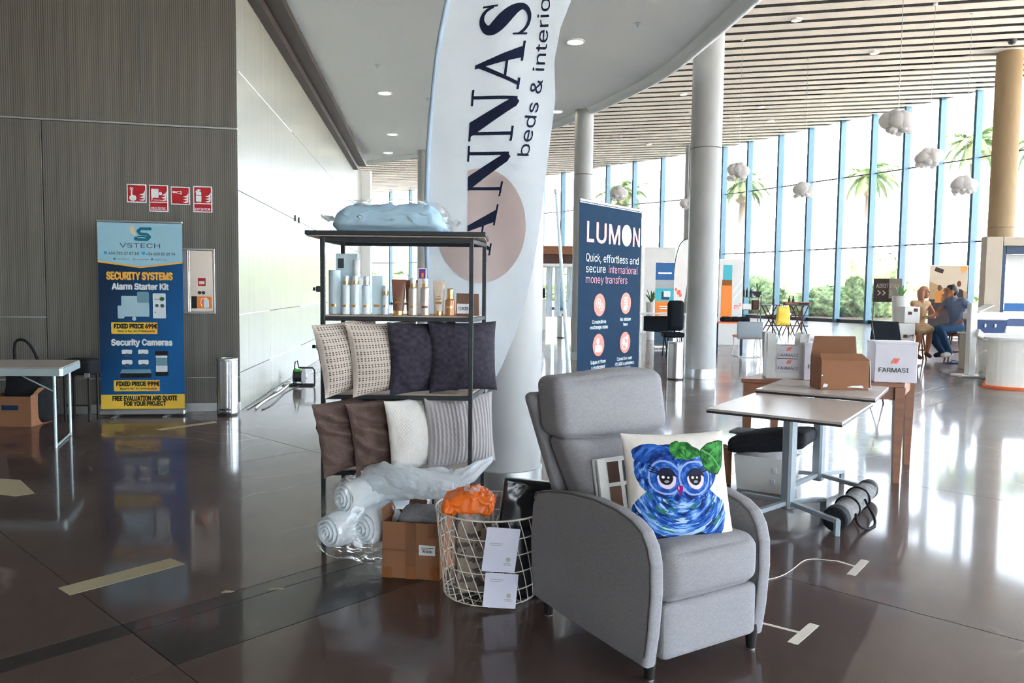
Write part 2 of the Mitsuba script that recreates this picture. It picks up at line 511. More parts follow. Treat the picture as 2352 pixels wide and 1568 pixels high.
thing('ceiling', 'low white plaster ceiling with a curved edge and the cream slatted ceiling beyond', 'ceiling', kind='structure')
part('ceiling', 'plaster_panel', ceil_mesh(near_part), 'plaster')
part('ceiling', 'plaster_panel', ceil_mesh(far_part), 'plaster')
ez = ceil_z(edge[:, 0], edge[:, 1])
solo('trim_2', 'rounded plaster lip along the curved ceiling edge', 'trim', tube(np.c_[edge, ez + 0.06], 0.15, 12), 'plaster', smooth=True, kind='structure')

# ------------------------------------------------------------------ glass facade
fc = np.array([(-16, 66.5), (-10, 65), (-4, 60.5), (2.1, 55.1), (6.06, 50.2), (8.92, 47.0), (11.58, 43.26), (12.48, 41.69), (13.49, 39.88), (14.33, 38.13), (15.19, 36.57), (16.0, 35.13), (16.68, 33.6),
               (17.38, 32.2), (18.02, 30.79), (18.53, 29.37), (19.3, 27.0), (19.9, 24.5), (20.4, 21), (20.6, 17), (20.4, 13), (20.0, 9), (19.2, 5), (18, 1), (16.4, -3), (14.0, -9)], float)
s_of = np.r_[0, np.cumsum(np.linalg.norm(np.diff(fc, axis=0), axis=1))]
fcs = CubicSpline(s_of, fc)
HR = 9.2
node = [fcs(a) for a in s_of[:4]]
# mullions where the photograph shows them: one per bay of about 1.6 to 2 m
mx = [-16, -13, -10, -8.3, -6.6, -4.8, -3, -1.2, .5, 2.1]
ms = [float(np.interp(x, fc[:4, 0], s_of[:4])) for x in mx]
for k in range(3, 7):
    a, b = s_of[k], s_of[k + 1]
    nb = max(1, round((b - a) / 2.0))
    ms += [a + (b - a) * (j + 1) / nb for j in range(nb)]
ms += list(s_of[8:16])
a = s_of[15]
while a < s_of[-1] - 1:
    a += 1.75
    ms.append(a)
thing('window_1', 'tall curved glass facade with blue mullions and thin transoms', 'window', kind='structure')
mp = [(fcs(s), fcs(s, 1) / np.linalg.norm(fcs(s, 1))) for s in ms]
for p, t in mp:
    n_ = np.array([-t[1], t[0]])
    part('window_1', 'mullion', frame(cbox(-.05, .05, -.32, .05, 0, HR + .3, .006), (*p, 0), (*t, 0), (*n_, 0)), 'mullion_blue')
for (p, t), (q, _) in zip(mp[:-1], mp[1:]):
    L = np.linalg.norm(q - p)
    d = (q - p) / L
    n_ = np.array([-d[1], d[0]])
    fr = lambda m: frame(m, (*p, 0), (*d, 0), (*n_, 0))
    part('window_1', 'pane', fr(trimesh.Trimesh([(.05, 0, .15), (L - .05, 0, .15), (L - .05, 0, HR), (.05, 0, HR)], [(0, 1, 2), (0, 2, 3)], process=False)), 'pane_glass')
    for z in (3.42, 6.65):
        part('window_1', 'transom', fr(cbox(.04, L - .04, -.03, .03, z - .022, z + .022, .004)), 'frame_dark')
    part('window_1', 'sill', fr(cbox(0, L, -.12, .06, 0, .16, .004)), 'frame_dark')

# ------------------------------------------------------------------ slatted ceiling, each slat a board of its own
fp = fcs(np.linspace(0, s_of[-1], 300))
region = sg.Polygon([tuple(p) for p in fp] + [(3.0, -9.0)] + [tuple(p - np.array([.9, .6])) for p in edge[2:-1]] + [(-16.1, 30), (-16.1, 66)]).buffer(0)
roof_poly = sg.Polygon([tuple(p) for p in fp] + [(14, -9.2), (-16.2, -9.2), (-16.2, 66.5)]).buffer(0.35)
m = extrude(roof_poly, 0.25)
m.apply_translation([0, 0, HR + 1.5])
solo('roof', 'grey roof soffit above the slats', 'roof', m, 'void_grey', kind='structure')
SD = np.array([math.cos(math.radians(-13.5)), math.sin(math.radians(-13.5))])
SN = np.array([-SD[1], SD[0]])
k = 0
for a in np.arange(4, 70, 0.75):
    c = SN * a
    strip = sg.Polygon([c - SD * 60 - SN * .225, c + SD * 60 - SN * .225, c + SD * 60 + SN * .225, c - SD * 60 + SN * .225]).intersection(region)
    for g in getattr(strip, 'geoms', [strip]):
        if g.area > 0.3:
            m = extrude(g, 0.02)
            m.apply_translation([0, 0, HR])
            part('ceiling', 'slat', m, 'slat_cream')
# closing band between the facade head and the roof
for (p, t), (q, _) in zip(mp[:-1], mp[1:]):
    L = np.linalg.norm(q - p)
    d = (q - p) / L
    part('window_1', 'head_panel', frame(cbox(0, L, -.05, .05, HR, HR + 1.55, .004), (*p, 0), (*d, 0)), 'slat_cream')

# ------------------------------------------------------------------ columns
def column(x, y, r, h, label, mat='concrete'):
    k = thing('column', label, 'column', kind='structure')
    part(k, 'shaft', lathe([(r, 0), (r, h)], 48, (x, y, 0)), mat, smooth=True)
    part(k, 'base_ring', cyl(r + .012, 0, .16, (x, y), 48), 'steel_soft', smooth=30)
    part(k, 'joint_ring', cyl(r + .002, 3.55, 3.565, (x, y), 48, .001), 'joint_grey', smooth=30)
    return k


column(-.045, 5.32, .25, 4.75, 'thick grey concrete column behind the tall flag and the shelf')
column(2.97, 12.3, .235, 9.3, 'tall grey column in front of the glass, right of the dark blue banner')
column(1.33, 15.2, .18, 4.8, 'slim grey column under the curved ceiling edge, left of the dark blue banner')
column(9.6, 43.0, .32, 9.3, 'far column close to the glass, just left of the tall grey column')
matte('column_warm_lit', (.36, .27, .17))  # warm light on this column is put into its beige colour
column(16.05, 26.0, .38, 9.3, 'thick column painted warm-lit beige before the glass at the right, beside the beige doorway', 'column_warm_lit')
column(-2.36, 21.0, .19, 5.0, 'far slim column seen between the white wall and the flag')

# ------------------------------------------------------------------ ceiling lamps
matte("lamp_glow", (0.8, 0.8, 0.8))
pbr('lamp_ring', (0.75, 0.75, 0.74), 0.4)


def downlight(x, y, z, power, label, group, r=.11):
    k = thing('downlight', label, 'ceiling light', group)
    part(k, 'ring', lathe([(r + .025, z), (r + .025, z - .012), (r, z - .014), (r - .006, z)], 24, (x, y, 0)), 'lamp_ring', smooth=30)
    d = lathe([(0, z - .006), (r - .004, z - .006)], 24, (x, y, 0))
    d.faces = np.asarray(d.faces)[:, ::-1]
    n0 = d.face_normals[:, 2].mean()
    if n0 > 0:
        d.faces = np.asarray(d.faces)[:, ::-1]
    kk = part(k, 'diffuser', d, 'lamp_glow')
    scene[kk]['emitter'] = {'type': 'area', 'radiance': {'type': 'rgb', 'value': [power * c for c in (1.0, .86, .66)]}}


for x, y, lab in ((-.855, 10.93, 'round downlight in the plaster ceiling, seen through the flag'), (-2.27, 13.92, 'round downlight in the plaster ceiling, nearest of the row along the white wall'), (.82, 10.97, 'round downlight in the plaster ceiling right of the flag top'),
                  (-2.77, 18.05, 'round downlight in the plaster ceiling, second of the row along the white wall'), (-3.4, 21.4, 'round downlight in the plaster ceiling, farthest of the row along the white wall'), (.80, 15.3, 'round downlight by the curved ceiling edge, beside the flag edge')):
    z = float(ceil_z(x, y))
    downlight(x, y, z, 0.9, lab, 'downlights in the plaster ceiling')
# ------------------------------------------------------------------ grey push-back armchair
def weave_fn(a, b, s=420.0):
    def fn(p, n, uv):
        g = N(p.x * s, p.y * s, p.z * s) * 0.85 + 0.15 * N(p.x * 90, p.y * 90, p.z * 90)
        return mikit.mix(a, b, g)
    return mikit.proc(fn)


def fabric(key, a, b, s=420.0, sheen=0.3):
    scene[key] = two({'type': 'principled', 'base_color': weave_fn(a, b, s), 'roughness': 0.85, 'specular': 0.2, 'sheen': sheen})
    return key


fabric('chair_fabric', (0.185, 0.183, 0.192), (0.285, 0.282, 0.295))
matte('chair_piping', (0.15, 0.14, 0.145))
pbr('leg_black', (0.016, 0.015, 0.015), 0.35)
CO, CR = np.array([.488, 2.589, 0]), np.array([.853, .522, 0])
CB = np.array([-.522, .853, 0])          # towards the back of the chair


def chair(m):
    return frame(m, CO, CR, CB)


ch = thing('armchair', 'grey fabric push-back armchair with high back and black legs in the foreground', 'armchair')
arm_prof = [(.03, .062), (.012, .18), (.0, .33), (.004, .43), (.022, .49), (.055, .535), (.11, .563), (.20, .582), (.33, .588), (.48, .575), (.63, .55), (.72, .525), (.752, .47), (.765, .32), (.755, .18), (.74, .078)]


def arm_mesh(a0, a1, bow):
    """A softly bowed slab: the side outline with rounded rims, bulging outwards by bow."""
    c = np.vstack([arm_prof, arm_prof[:1]])
    P = sg.Polygon(arm_prof).buffer(.012).buffer(-.012)
    ring = np.array(P.exterior.segmentize(.02).coords)[:-1]
    cen = np.array([.38, .33])
    rings, t = [], []
    prof = [(.55, 0.0), (.96, 0.0), (.985, .08), (1.0, .28), (1.0, .72), (.985, .92), (.96, 1.0), (.55, 1.0)]
    for s, k in prof:
        q = cen + (ring - cen) * s
        a = a0 + (a1 - a0) * k
        e = np.clip(1 - ((q[:, 0] - .38) / .40) ** 2, 0, 1) * np.clip(1 - ((q[:, 1] - .33) / .30) ** 2, 0, 1)
        out = bow * e * (1 if (k > .5) == (bow > 0) else 0.0) if s < .97 else bow * .35 * np.clip(1 - ((q[:, 0] - .38) / .40) ** 2, 0, 1)
        rings.append(np.c_[a + out, q])
    v = np.vstack(rings + [[[a0 + (bow if bow < 0 else 0) * .9, *cen]], [[a1 + (bow if bow > 0 else 0) * .9, *cen]]])
    n, f = len(ring), []
    for r_ in range(len(prof) - 1):
        for i in range(n):
            j = (i + 1) % n
            f += [(r_ * n + i, r_ * n + j, (r_ + 1) * n + j), (r_ * n + i, (r_ + 1) * n + j, (r_ + 1) * n + i)]
    for i in range(n):
        j = (i + 1) % n
        f += [(len(v) - 2, j, i), (len(v) - 1, (len(prof) - 1) * n + i, (len(prof) - 1) * n + j)]
    m = trimesh.Trimesh(v, f, process=False)
    if m.volume < 0:
        m.faces = np.asarray(m.faces)[:, ::-1]
    return m


part(ch, 'arm', chair(arm_mesh(-.005, .055, -.022)), 'chair_fabric', smooth=60)
part(ch, 'arm', chair(arm_mesh(.525, .59, .025)), 'chair_fabric', smooth=60)
# piping along the rims of the arms
for a, x in (('l', -.006), ('r', .526)):
    ring = np.array(sg.Polygon(arm_prof).buffer(-.004).exterior.segmentize(.02).coords)[:-1]
    sel = ring[(ring[:, 1] > .1) & (ring[:, 0] < .73)]
    sel = sel[np.argsort(np.arctan2(sel[:, 0] - .4, sel[:, 1] - .2))]
    part(ch, 'piping', chair(tube(np.c_[np.full(len(sel), x), sel], .0045, 6)), 'chair_piping', smooth=True)
m = soft(.47, .56, .19, .055, (0, .02, .028), 26)
v = np.asarray(m.vertices)
v[:, 2] += .03 * np.clip((-v[:, 1]) / .28, 0, 1)
m.vertices = v + [.29, .275, .345]
part(ch, 'seat_cushion', chair(m), 'chair_fabric', smooth=True)
m = soft(.465, .07, .20, .022, (0, .006, 0), 16)
m.apply_translation([.29, .04, .178])
part(ch, 'footrest_panel', chair(m), 'chair_fabric', smooth=True)
m = soft(.46, .58, .14, .02, (0, 0, 0), 8)
m.apply_translation([.29, .38, .16])
part(ch, 'base', chair(m), 'chair_fabric', smooth=40)


def lean(m, c):
    """Recline the back about a horizontal line."""
    v = np.asarray(m.vertices) + c
    v[:, 1] += .20 * (v[:, 2] - .45)
    m.vertices = v
    return chair(m)


m = soft(.545, .15, .46, .05, (0, .03, .0), 26)
v = np.asarray(m.vertices)
v[:, 0] = v[:, 0] * (1 - .20 * np.clip(-(v[:, 2] - .22) / .26, 0, 1)) + .030 * np.clip(-(v[:, 2] - .22) / .26, 0, 1)
m.vertices = v
part(ch, 'back_cushion', lean(m, [.245, .50, .558]), 'chair_fabric', smooth=True)
m = soft(.555, .165, .235, .042, (0, .02, .006), 30)
v = np.asarray(m.vertices)
v[:, 2] += .012 * np.sin(v[:, 0] * 9 + .4) * (v[:, 2] > 0) * 0.6 - .018 * (1 - (v[:, 0] / .28) ** 2) * (v[:, 2] < -.02)
part(ch, 'headrest', lean(m, [.228, .492, .905]), 'chair_fabric', smooth=True)
m = soft(.60, .06, .43, .025, (0, .004, 0), 24)
v = np.asarray(m.vertices)
v[:, 0] = v[:, 0] * (1 - .15 * np.clip(-(v[:, 2] - .19) / .40, 0, 1)) + .050 * np.clip(-(v[:, 2] - .19) / .40, 0, 1)
m.vertices = v
part(ch, 'back_shell', lean(m, [.228, .605, .728]), 'chair_fabric', smooth=True)
for a, b in ((.045, .06), (.545, .05), (.045, .69), (.545, .69)):
    k = part(ch, 'leg', chair(lathe([(0, 0), (.016, 0), (.018, .004), (.026, .10), (0, .10)], 16, (a, b, .004))), 'leg_black', smooth=30)
    part(k, 'glide', chair(cyl(.0165, 0, .006, (a, b), 16, .001)), 'steel_soft', smooth=30)

# ------------------------------------------------------------------ owl cushion on the seat (paint is a print on the cover)
def owl_paint(U, V, front):
    """A painted blue owl on off-white cloth: U right, V up, both 0..1, colours linear."""
    n_ = len(U)
    c = np.tile(np.array([.62, .58, .53]), (n_, 1))
    c += ((meshkit.fbm(np.c_[U * 40, V * 40, U * 0], 3, 5) - .5) * .06)[:, None]
    if not front:
        return c
    ns = lambda s, k=0: meshkit.fbm(np.c_[U * s, V * s, U * 0 + k], 3, 11 + int(k))
    wob = (ns(9, 1) - .5) * .05
    blues = np.array([[.003, .016, .080], [.007, .036, .20], [.014, .075, .34], [.045, .15, .46], [.20, .36, .62]])

    def strokes(cx, cy, freq, k):
        """Curved brush marks sweeping about a centre."""
        ang, r = np.arctan2(V - cy, U - cx), np.hypot(U - cx, (V - cy) * .9)
        q = meshkit.fbm(np.c_[r * freq, ang * 3.2, U * 0 + k], 5, 3 + k) + .35 * (meshkit.fbm(np.c_[r * freq * 3, ang * 7, U * 0 + k + 9], 3, 5 + k) - .5)
        return np.clip((q - .30) / .44, 0, 1)

    def shade(mask, q):
        i = np.clip(q * 4, 0, 3.999)
        lo = i.astype(int)
        col = blues[lo] * (1 - (i - lo))[:, None] + blues[lo + 1] * (i - lo)[:, None]
        c[mask] = col[mask]

    def ell(x, y, a, b, w=1.0):
        return ((U - x + wob * w) / a) ** 2 + ((V - y + wob * w) / b) ** 2

    body = (ell(.455, .27, .455, .33) < 1) | (ell(.45, .13, .40, .14) < 1)
    shade(body, strokes(.46, .62, 40, 1))
    gs = body & (strokes(.46, .70, 26, 8) > .80)
    c[gs] = [.02, .14, .10]
    ws = body & (strokes(.45, .66, 44, 6) > .86)
    c[ws] = [.34, .50, .68]
    head = (ell(.445, .68, .40, .245) < 1)
    shade(head, strokes(.30, .62, 40, 2) * (U < .45) + strokes(.60, .62, 40, 3) * (U >= .45))
    top = (ell(.25, .83, .20, .09) < 1)
    shade(top, strokes(.35, .55, 40, 4) * .75)
    for ex, ey in ((.325, .635), (.60, .625)):
        d = ell(ex, ey, .155, .150, .4)
        m = d < 1
        shade(m, np.clip(.55 + .5 * (strokes(ex, ey, 60, 5) - .5), 0, 1))
        rim = (np.abs(d - .92) < .10)
        c[rim] = [.26, .34, .62]
        e = ell(ex + .01, ey - .012, .085, .088, .15)
        c[e < 1] = [.62, .52, .66]
        lid = (e < 1.25) & (V > ey + .030 - .25 * (U - ex) ** 2 / .09)
        p = ell(ex + .005, ey + .004, .064, .070, .1)
        c[p < 1] = [.008, .008, .012]
        c[ell(ex - .020, ey + .004, .013, .012, 0) < 1] = [.8, .8, .85]
        c[ell(ex + .026, ey + .0, .009, .009, 0) < 1] = [.8, .8, .85]
        c[ell(ex + .008, ey - .035, .022, .012, 0) < 1] = [.25, .25, .3]
        c[lid] = [.010, .012, .035]
        # lashes to the outside
        sgn = -1 if ex < .45 else 1
        for k in range(3):
            t = np.clip((sgn * (U - ex) - .06) / .08, 0, 1)
            line = np.abs(V - (ey + .035 + .015 * k + t * (.02 + .01 * k))) < .006
            c[line & (t > 0) & (t < 1)] = [.01, .01, .02]
    beak = (np.abs(U - .445) < .030 * np.clip((V - .475) / .06, 0, 1)) & (V > .475) & (V < .56) | (ell(.445, .545, .030, .022, .2) < 1)
    c[beak] = [.22, .01, .13]
    c[ell(.437, .545, .008, .018, 0) < 1] = [.55, .18, .42]
    green = np.array([[.006, .055, .012], [.018, .14, .022], [.06, .28, .06]])

    def leaf(mask, q):
        i = np.clip(q * 2, 0, 1.999)
        lo = i.astype(int)
        col = green[lo] * (1 - (i - lo))[:, None] + green[lo + 1] * (i - lo)[:, None]
        c[mask] = col[mask]

    leaf((ell(.56, .865, .115, .072) < 1) | (ell(.475, .875, .075, .065) < 1) | (ell(.64, .845, .085, .05) < 1), strokes(.55, .80, 24, 7))
    lp = sg.Polygon([(.990, .905), (.93, .925), (.80, .912), (.72, .87), (.695, .79), (.715, .70), (.775, .645), (.86, .632), (.93, .695), (.958, .79)]).buffer(-.015).buffer(.015)
    x_, y_ = U + wob * .25, V + wob * .25
    inside = shapely.contains_xy(lp, x_, y_)
    leaf(inside, strokes(.72, .92, 26, 9))
    c[inside & ~shapely.contains_xy(lp.buffer(-.010), x_, y_)] = [.005, .045, .01]
    vein = sg.LineString([(.73, .86), (.82, .80), (.90, .68)]).buffer(.006).union(sg.LineString([(.80, .815), (.93, .87)]).buffer(.004))
    c[inside & shapely.contains_xy(vein, x_, y_)] = [.08, .32, .08]
    for fx in (.27, .62):
        foot = (ell(fx, .075, .055, .04) < 1) | (ell(fx + .055, .055, .035, .028) < 1)
        c[foot] = [.006, .008, .015]
    dots = (ns(70, 4) > .80) & ~body & ~head & (U > .82) & (V < .5)
    c[dots] = [.10, .20, .45]
    return c


scene['owl_cloth'] = two({'type': 'principled', 'base_color': {'type': 'mesh_attribute', 'name': 'vertex_color'}, 'roughness': 0.8, 'specular': 0.2, 'sheen': 0.2})
m, S = pillow(.415, .40, .15, n=380, pinch=.05, wrinkle=.004, seed=3)
col = np.empty((len(S), 3))
for side in (-1, 1):
    q = S[:, 2] == side
    col[q] = owl_paint((S[q, 0] + 1) / 2, (S[q, 1] + 1) / 2, side < 0)
v = np.array(m.vertices)
v[:, 1] += .30 * v[:, 2]
m.vertices = v
PO = np.array([.622, 2.875, .425 + .205])
solo('owl_cushion', 'white cushion painted with a wide-eyed blue owl under green leaves, on the armchair', 'cushion', frame(m, PO, (.975, .22, 0)), 'owl_cloth', smooth=True, color=np.clip(col, 0, 1))

# sample boards between the cushion and the chair back
matte('card_white', (.70, .71, .70))
matte('swatch_brown', (.095, .060, .050))
matte('swatch_taupe', (.17, .105, .075))
matte('swatch_slate', (.06, .07, .08))
for i in range(4):
    k = thing('sample_board', ['white fabric sample board with brown swatches, foremost behind the owl cushion', 'white sample board, second from the front of the stack behind the owl cushion',
                               'white sample board, third from the front of the stack behind the owl cushion', 'white sample board leaning hindmost against the chair back'][i], 'sample board', 'sample boards on the armchair')
    o = np.array([.455 - .014 * i, 2.985 + .020 * i, .415])
    r_, u_ = np.array([.85, .53, 0]), np.array([-.13, .20, 1.0])
    r_ = r_ / np.linalg.norm(r_)
    n_ = np.cross(r_, u_ / np.linalg.norm(u_))
    u_ = np.cross(n_, r_)
    part(k, 'board', frame(cbox(-.10, .14, .0, .012, 0, .30 - .004 * i, .002), o, r_, -n_, u_), 'card_white')
    if i == 0:
        sh = Sheet(o, r_, u_)
        for x0, x1, y0, y1, mt in ((-.055, .0, .205, .285, 'swatch_brown'), (.022, .085, .205, .285, 'swatch_slate'), (-.055, .0, .10, .19, 'swatch_taupe'), (.022, .085, .10, .19, 'swatch_brown')):
            part(k, 'swatch', sh.rect(x0, x1, y0, y1, 1), mt)

# ------------------------------------------------------------------ display rack
pbr('rack_black', (.018, .024, .028), 0.35, 0.0, .5)
def lightwood_fn(p, n, uv):
    return mikit.mix((.30, .22, .16), (.42, .33, .25), FBM(p.x * 4, p.y * 60, p.z * 60, 3))
scene['light_wood'] = two({'type': 'principled', 'base_color': mikit.proc(lightwood_fn), 'roughness': .5})
FL, FR, BL_, BR = np.array([-.952, 3.94]), np.array([-.207, 3.94]), np.array([-.925, 4.29]), np.array([-.155, 4.29])
rk = thing('display_rack', 'black metal display rack with thin wooden shelves holding cushions and bottles', 'rack')
PW = .022
for q in (FL, FR, BL_, BR):
    part(rk, 'post', cbox(q[0] - PW / 2, q[0] + PW / 2, q[1] - PW / 2, q[1] + PW / 2, 0, 1.612, .002), 'rack_black')
for z in (1.215, .818, .428):
    for a, b in ((FL, FR), (BL_, BR), (FL, BL_), (FR, BR)):
        part(rk, 'rail', bar((*a, z - .012), (*b, z - .012), .016, .022), 'rack_black')
    part(rk, 'shelf', extrude(sg.Polygon([FL + [.01, .006], FR + [-.01, .006], BR + [-.01, -.006], BL_ + [.01, -.006]]), .012).apply_translation([0, 0, z - .006]), 'light_wood')
for a, b in ((FL, FR), (BL_, BR), (FL, BL_), (FR, BR)):
    part(rk, 'rail', bar((*a, 1.598), (*b, 1.598), .018, .024), 'rack_black')
part(rk, 'top_board', cbox(-1.032, -.135, 3.90, 4.34, 1.618, 1.640, .003), 'rack_black')
part(rk, 'top_board_underside', cbox(-1.026, -.141, 3.906, 4.334, 1.612, 1.6175, .001), 'light_wood')
part(rk, 'clamp', [cbox(-.985, -.962, 3.93, 3.95, 1.335, 1.365, .004), tube([(-.99, 3.94, 1.35), (-1.0, 3.94, 1.35)], .009, 10)], 'rack_black')
part(rk, 'clamp', [cbox(-.985, -.962, 3.93, 3.95, 1.045, 1.075, .004), tube([(-.99, 3.94, 1.06), (-1.005, 3.94, 1.06)], .009, 10)], 'rack_black')

# bottles and tubes on the upper shelf
pbr('bottle_pale', (.56, .64, .68), .35)
pbr('carton_blue', (.50, .64, .70), .5)
pbr('bottle_champagne', (.48, .43, .38), .25, .3)
pbr('tube_brown', (.20, .085, .055), .35)
pbr('tube_cream', (.60, .50, .40), .35)
pbr('gold', (.70, .43, .17), .22, 1.0)
pbr('silver', (.62, .62, .62), .25, 1.0)
pbr('cap_clear', (.60, .66, .66), .12, 0.0, .7)
pbr('amber', (.42, .16, .035), .12, 0.0, .7)
pbr('pouch_brown', (.16, .085, .06), .6)
pbr('label_white', (.72, .73, .72), .6)
matte('ink_dark', (.03, .035, .04))
ZS = 1.2215


def bottle(x, y, r, h, cap_h, label, body='bottle_pale', collar='gold', cap='cap_clear', band='gold', cr=None):
    k = thing('lotion_bottle', label, 'bottle', 'toiletries on the upper rack shelf')
    cr = r * .62 if cr is None else cr
    hb = h - cap_h - .018
    part(k, 'body', lathe([(0, 0), (r - .003, 0), (r, .003), (r, hb - .008), (r - .006, hb), (cr, hb + .001), (0, hb + .001)], 28, (x, y, ZS)), body, smooth=40)
    part(k, 'collar', lathe([(cr, hb), (cr + .001, hb + .002), (cr + .001, hb + .018), (0, hb + .018)], 24, (x, y, ZS)), collar, smooth=40)
    part(k, 'cap', lathe([(cr - .001, hb + .018), (cr, hb + .02), (cr, h - .003), (cr - .003, h), (0, h)], 24, (x, y, ZS)), cap, smooth=40)
    if band:
        th = np.linspace(-2.3, -.85, 10)
        part(k, 'printed_band', grid(10, 2, lambda u, v: (x + (r + .0006) * np.cos(-2.3 + 1.45 * u), y + (r + .0006) * np.sin(-2.3 + 1.45 * u), ZS + .038 + .012 * v)), band, smooth=True)
    return k


def carton(x, y, w, d, h, label, mat, round_=False):
    k = thing('toiletry_carton', label, 'carton', 'toiletries on the upper rack shelf')
    part(k, 'body', cyl(w / 2, 0, h, (0, 0), 28).apply_translation([x, y, ZS]) if round_ else cbox(x - w / 2, x + w / 2, y - d / 2, y + d / 2, ZS, ZS + h, .002), mat, smooth=35 if round_ else False)
    part(k, 'printed_band', grid(8, 2, lambda u, v: (x + (w / 2 + .0008) * np.sin(-.7 + 1.1 * u), y - (w / 2 + .0008) * np.cos(-.7 + 1.1 * u), ZS + .04 + .013 * v)) if round_ else cbox(x - w * .35, x + w * .15, y - d / 2 - .0008, y - d / 2, ZS + .04, ZS + .053, .0003), 'gold')
    return k


carton(-.915, 4.04, .060, .06, .226, 'tall pale blue cylinder at the left end of the bottle row', 'carton_blue', True)
k = carton(-.875, 4.17, .115, .05, .315, 'large pale blue carton with a dark print, behind the left end of the row', 'carton_blue')
part(k, 'printed_picture', cbox(-.922, -.89, 4.1435, 4.1445, ZS + .24, ZS + .29, .0003), 'swatch_slate')
bottle(-.848, 4.00, .0235, .198, .028, 'white bottle with gold collar, leftmost of the short white bottles')
bottle(-.800, 4.00, .0235, .200, .028, 'white bottle with gold collar, second of the short white bottles')
bottle(-.822, 4.14, .030, .285, .075, 'tall white pump bottle standing behind the short white bottles', collar='label_white', cap='label_white', band=None)
bottle(-.746, 4.01, .0245, .196, .026, 'white bottle with silver collar beside the flat pale carton', collar='silver')
carton(-.690, 4.03, .055, .045, .200, 'pale blue flat carton between the silver collared bottle and the small spray', 'carton_blue')
bottle(-.647, 4.00, .0175, .150, .030, 'small spray bottle with gold collar, left of the brown tubes', cr=.014)
k = thing('small_card', 'small colourful picture card standing behind the brown tubes', 'card')
part(k, 'card', cbox(-.505, -.46, 4.19, 4.20, ZS, ZS + .245, .001), 'label_white')
matte('print_purple', (.16, .06, .24))
matte('print_orange', (.70, .22, .05))
part(k, 'printed_picture', cbox(-.5, -.465, 4.1885, 4.19, ZS + .19, ZS + .24, .0003), 'print_purple')
part(k, 'printed_picture', cbox(-.487, -.475, 4.1875, 4.1885, ZS + .195, ZS + .22, .0003), 'print_orange')


def squeeze(x, y, w, h, label, mat):
    k = thing('squeeze_tube', label, 'tube', 'toiletries on the upper rack shelf')
    part(k, 'body', grid(25, 10, lambda u, v: (x + np.cos(u * 2 * np.pi) * (w / 2) * (.78 + .22 * v), y + np.sin(u * 2 * np.pi) * (.020 * (1 - v) + .0015), ZS + .022 + (h - .022) * v)), mat, smooth=True)
    part(k, 'crimp', cbox(x - w / 2, x + w / 2, y - .0018, y + .0018, ZS + h - .012, ZS + h + .002, .0008), mat)
    part(k, 'cap', lathe([(0, 0), (w * .37, 0), (w * .38, .002), (w * .38, .021), (w * .36, .023), (0, .023)], 24, (x, y, ZS)), 'gold', smooth=40)
    sh = Sheet((x - .012, y - .0195, ZS + .06), (1, 0, 0), (0, .16, 1))
    part(k, 'lettering', [sh.rect(-.004, .028, .0, .010, 1), sh.rect(0, .024, .022, .028, 1), sh.rect(.004, .02, .036, .039, 1)], 'gold')
    return k


squeeze(-.580, 4.00, .072, .180, 'brown squeeze tube with gold cap, foremost of the two', 'tube_brown')
squeeze(-.522, 4.06, .066, .178, 'brown squeeze tube with gold cap half hidden behind the other', 'tube_brown')
bottle(-.507 + .002, 3.985, .0235, .190, .030, 'champagne bottle with gold collar beside the brown tubes', 'bottle_champagne', cap='cap_clear')
bottle(-.444, 3.99, .0235, .188, .026, 'champagne bottle with a brown band, left of the cream tube', 'bottle_champagne', cap='cap_clear', band='tube_brown')
squeeze(-.376, 4.01, .062, .175, 'cream squeeze tube with gold cap', 'tube_cream')
bottle(-.318, 4.00, .0245, .138, .036, 'amber oil bottle with gold cap near the right post', 'amber', collar='gold', cap='gold', band='gold', cr=.017)
k = thing('tea_pouch', 'brown paper pouch with a white label at the right end of the bottle row', 'pouch')
part(k, 'body', hull([(-.29, 4.0, ZS), (-.17, 4.0, ZS), (-.29, 4.05, ZS), (-.17, 4.05, ZS), (-.287, 4.024, ZS + .115), (-.173, 4.024, ZS + .112), (-.287, 4.03, ZS + .115), (-.173, 4.03, ZS + .112)]), 'pouch_brown')
sh = Sheet((-.284, 3.998, ZS + .012), (1, 0, 0), (0, .21, 1))
part(k, 'label', sh.rect(0, .070, 0, .050, 1), 'label_white')
part(k, 'lettering', [sh.text('OXIS', .035, .018, .015, .050, align='c', layer=2)], 'ink_dark')
k = thing('display_stand_card', 'small white price card hanging under the bottle shelf', 'card')
part(k, 'card', cbox(-.49, -.445, 3.936, 3.938, 1.160, 1.202, .0005), 'label_white')
labels.pop(k); scene.pop(k + '__card')

# ------------------------------------------------------------------ cushions on the rack
def crochet_fn(p, n, uv):
    """Beige openwork: rows of small dark holes in the knit (uv in cells)."""
    gx, gy = uv.x * 25.0, uv.y * 34.0
    big = gx - dr.floor(gx), gy - dr.floor(gy)
    hole = SS(.36, .22, dr.sqrt(dr.square(big[0] - .5) + dr.square((big[1] - .5) * .9)))
    row = dr.floor(gy)
    odd = row - 3 * dr.floor(row / 3)
    hole = hole * dr.select(odd < .5, 0.25, 1.0) * SS(.02, .06, uv.x) * SS(.98, .94, uv.x)
    yarn = mikit.mix((.40, .34, .29), (.53, .47, .41), N(uv.x * 130, uv.y * 170, 1))
    return mikit.mix(yarn, (.10, .07, .055), hole)


scene['crochet'] = two({'type': 'diffuse', 'reflectance': mikit.proc(crochet_fn)})
fabric('velvet_black', (.016, .014, .022), (.040, .036, .050), 60.0, .35)
fabric('cloth_brown', (.090, .060, .050), (.135, .092, .078), 200.0, .4)
matte('waffle_white', (.56, .54, .50))
matte('rib_grey', (.34, .32, .32))


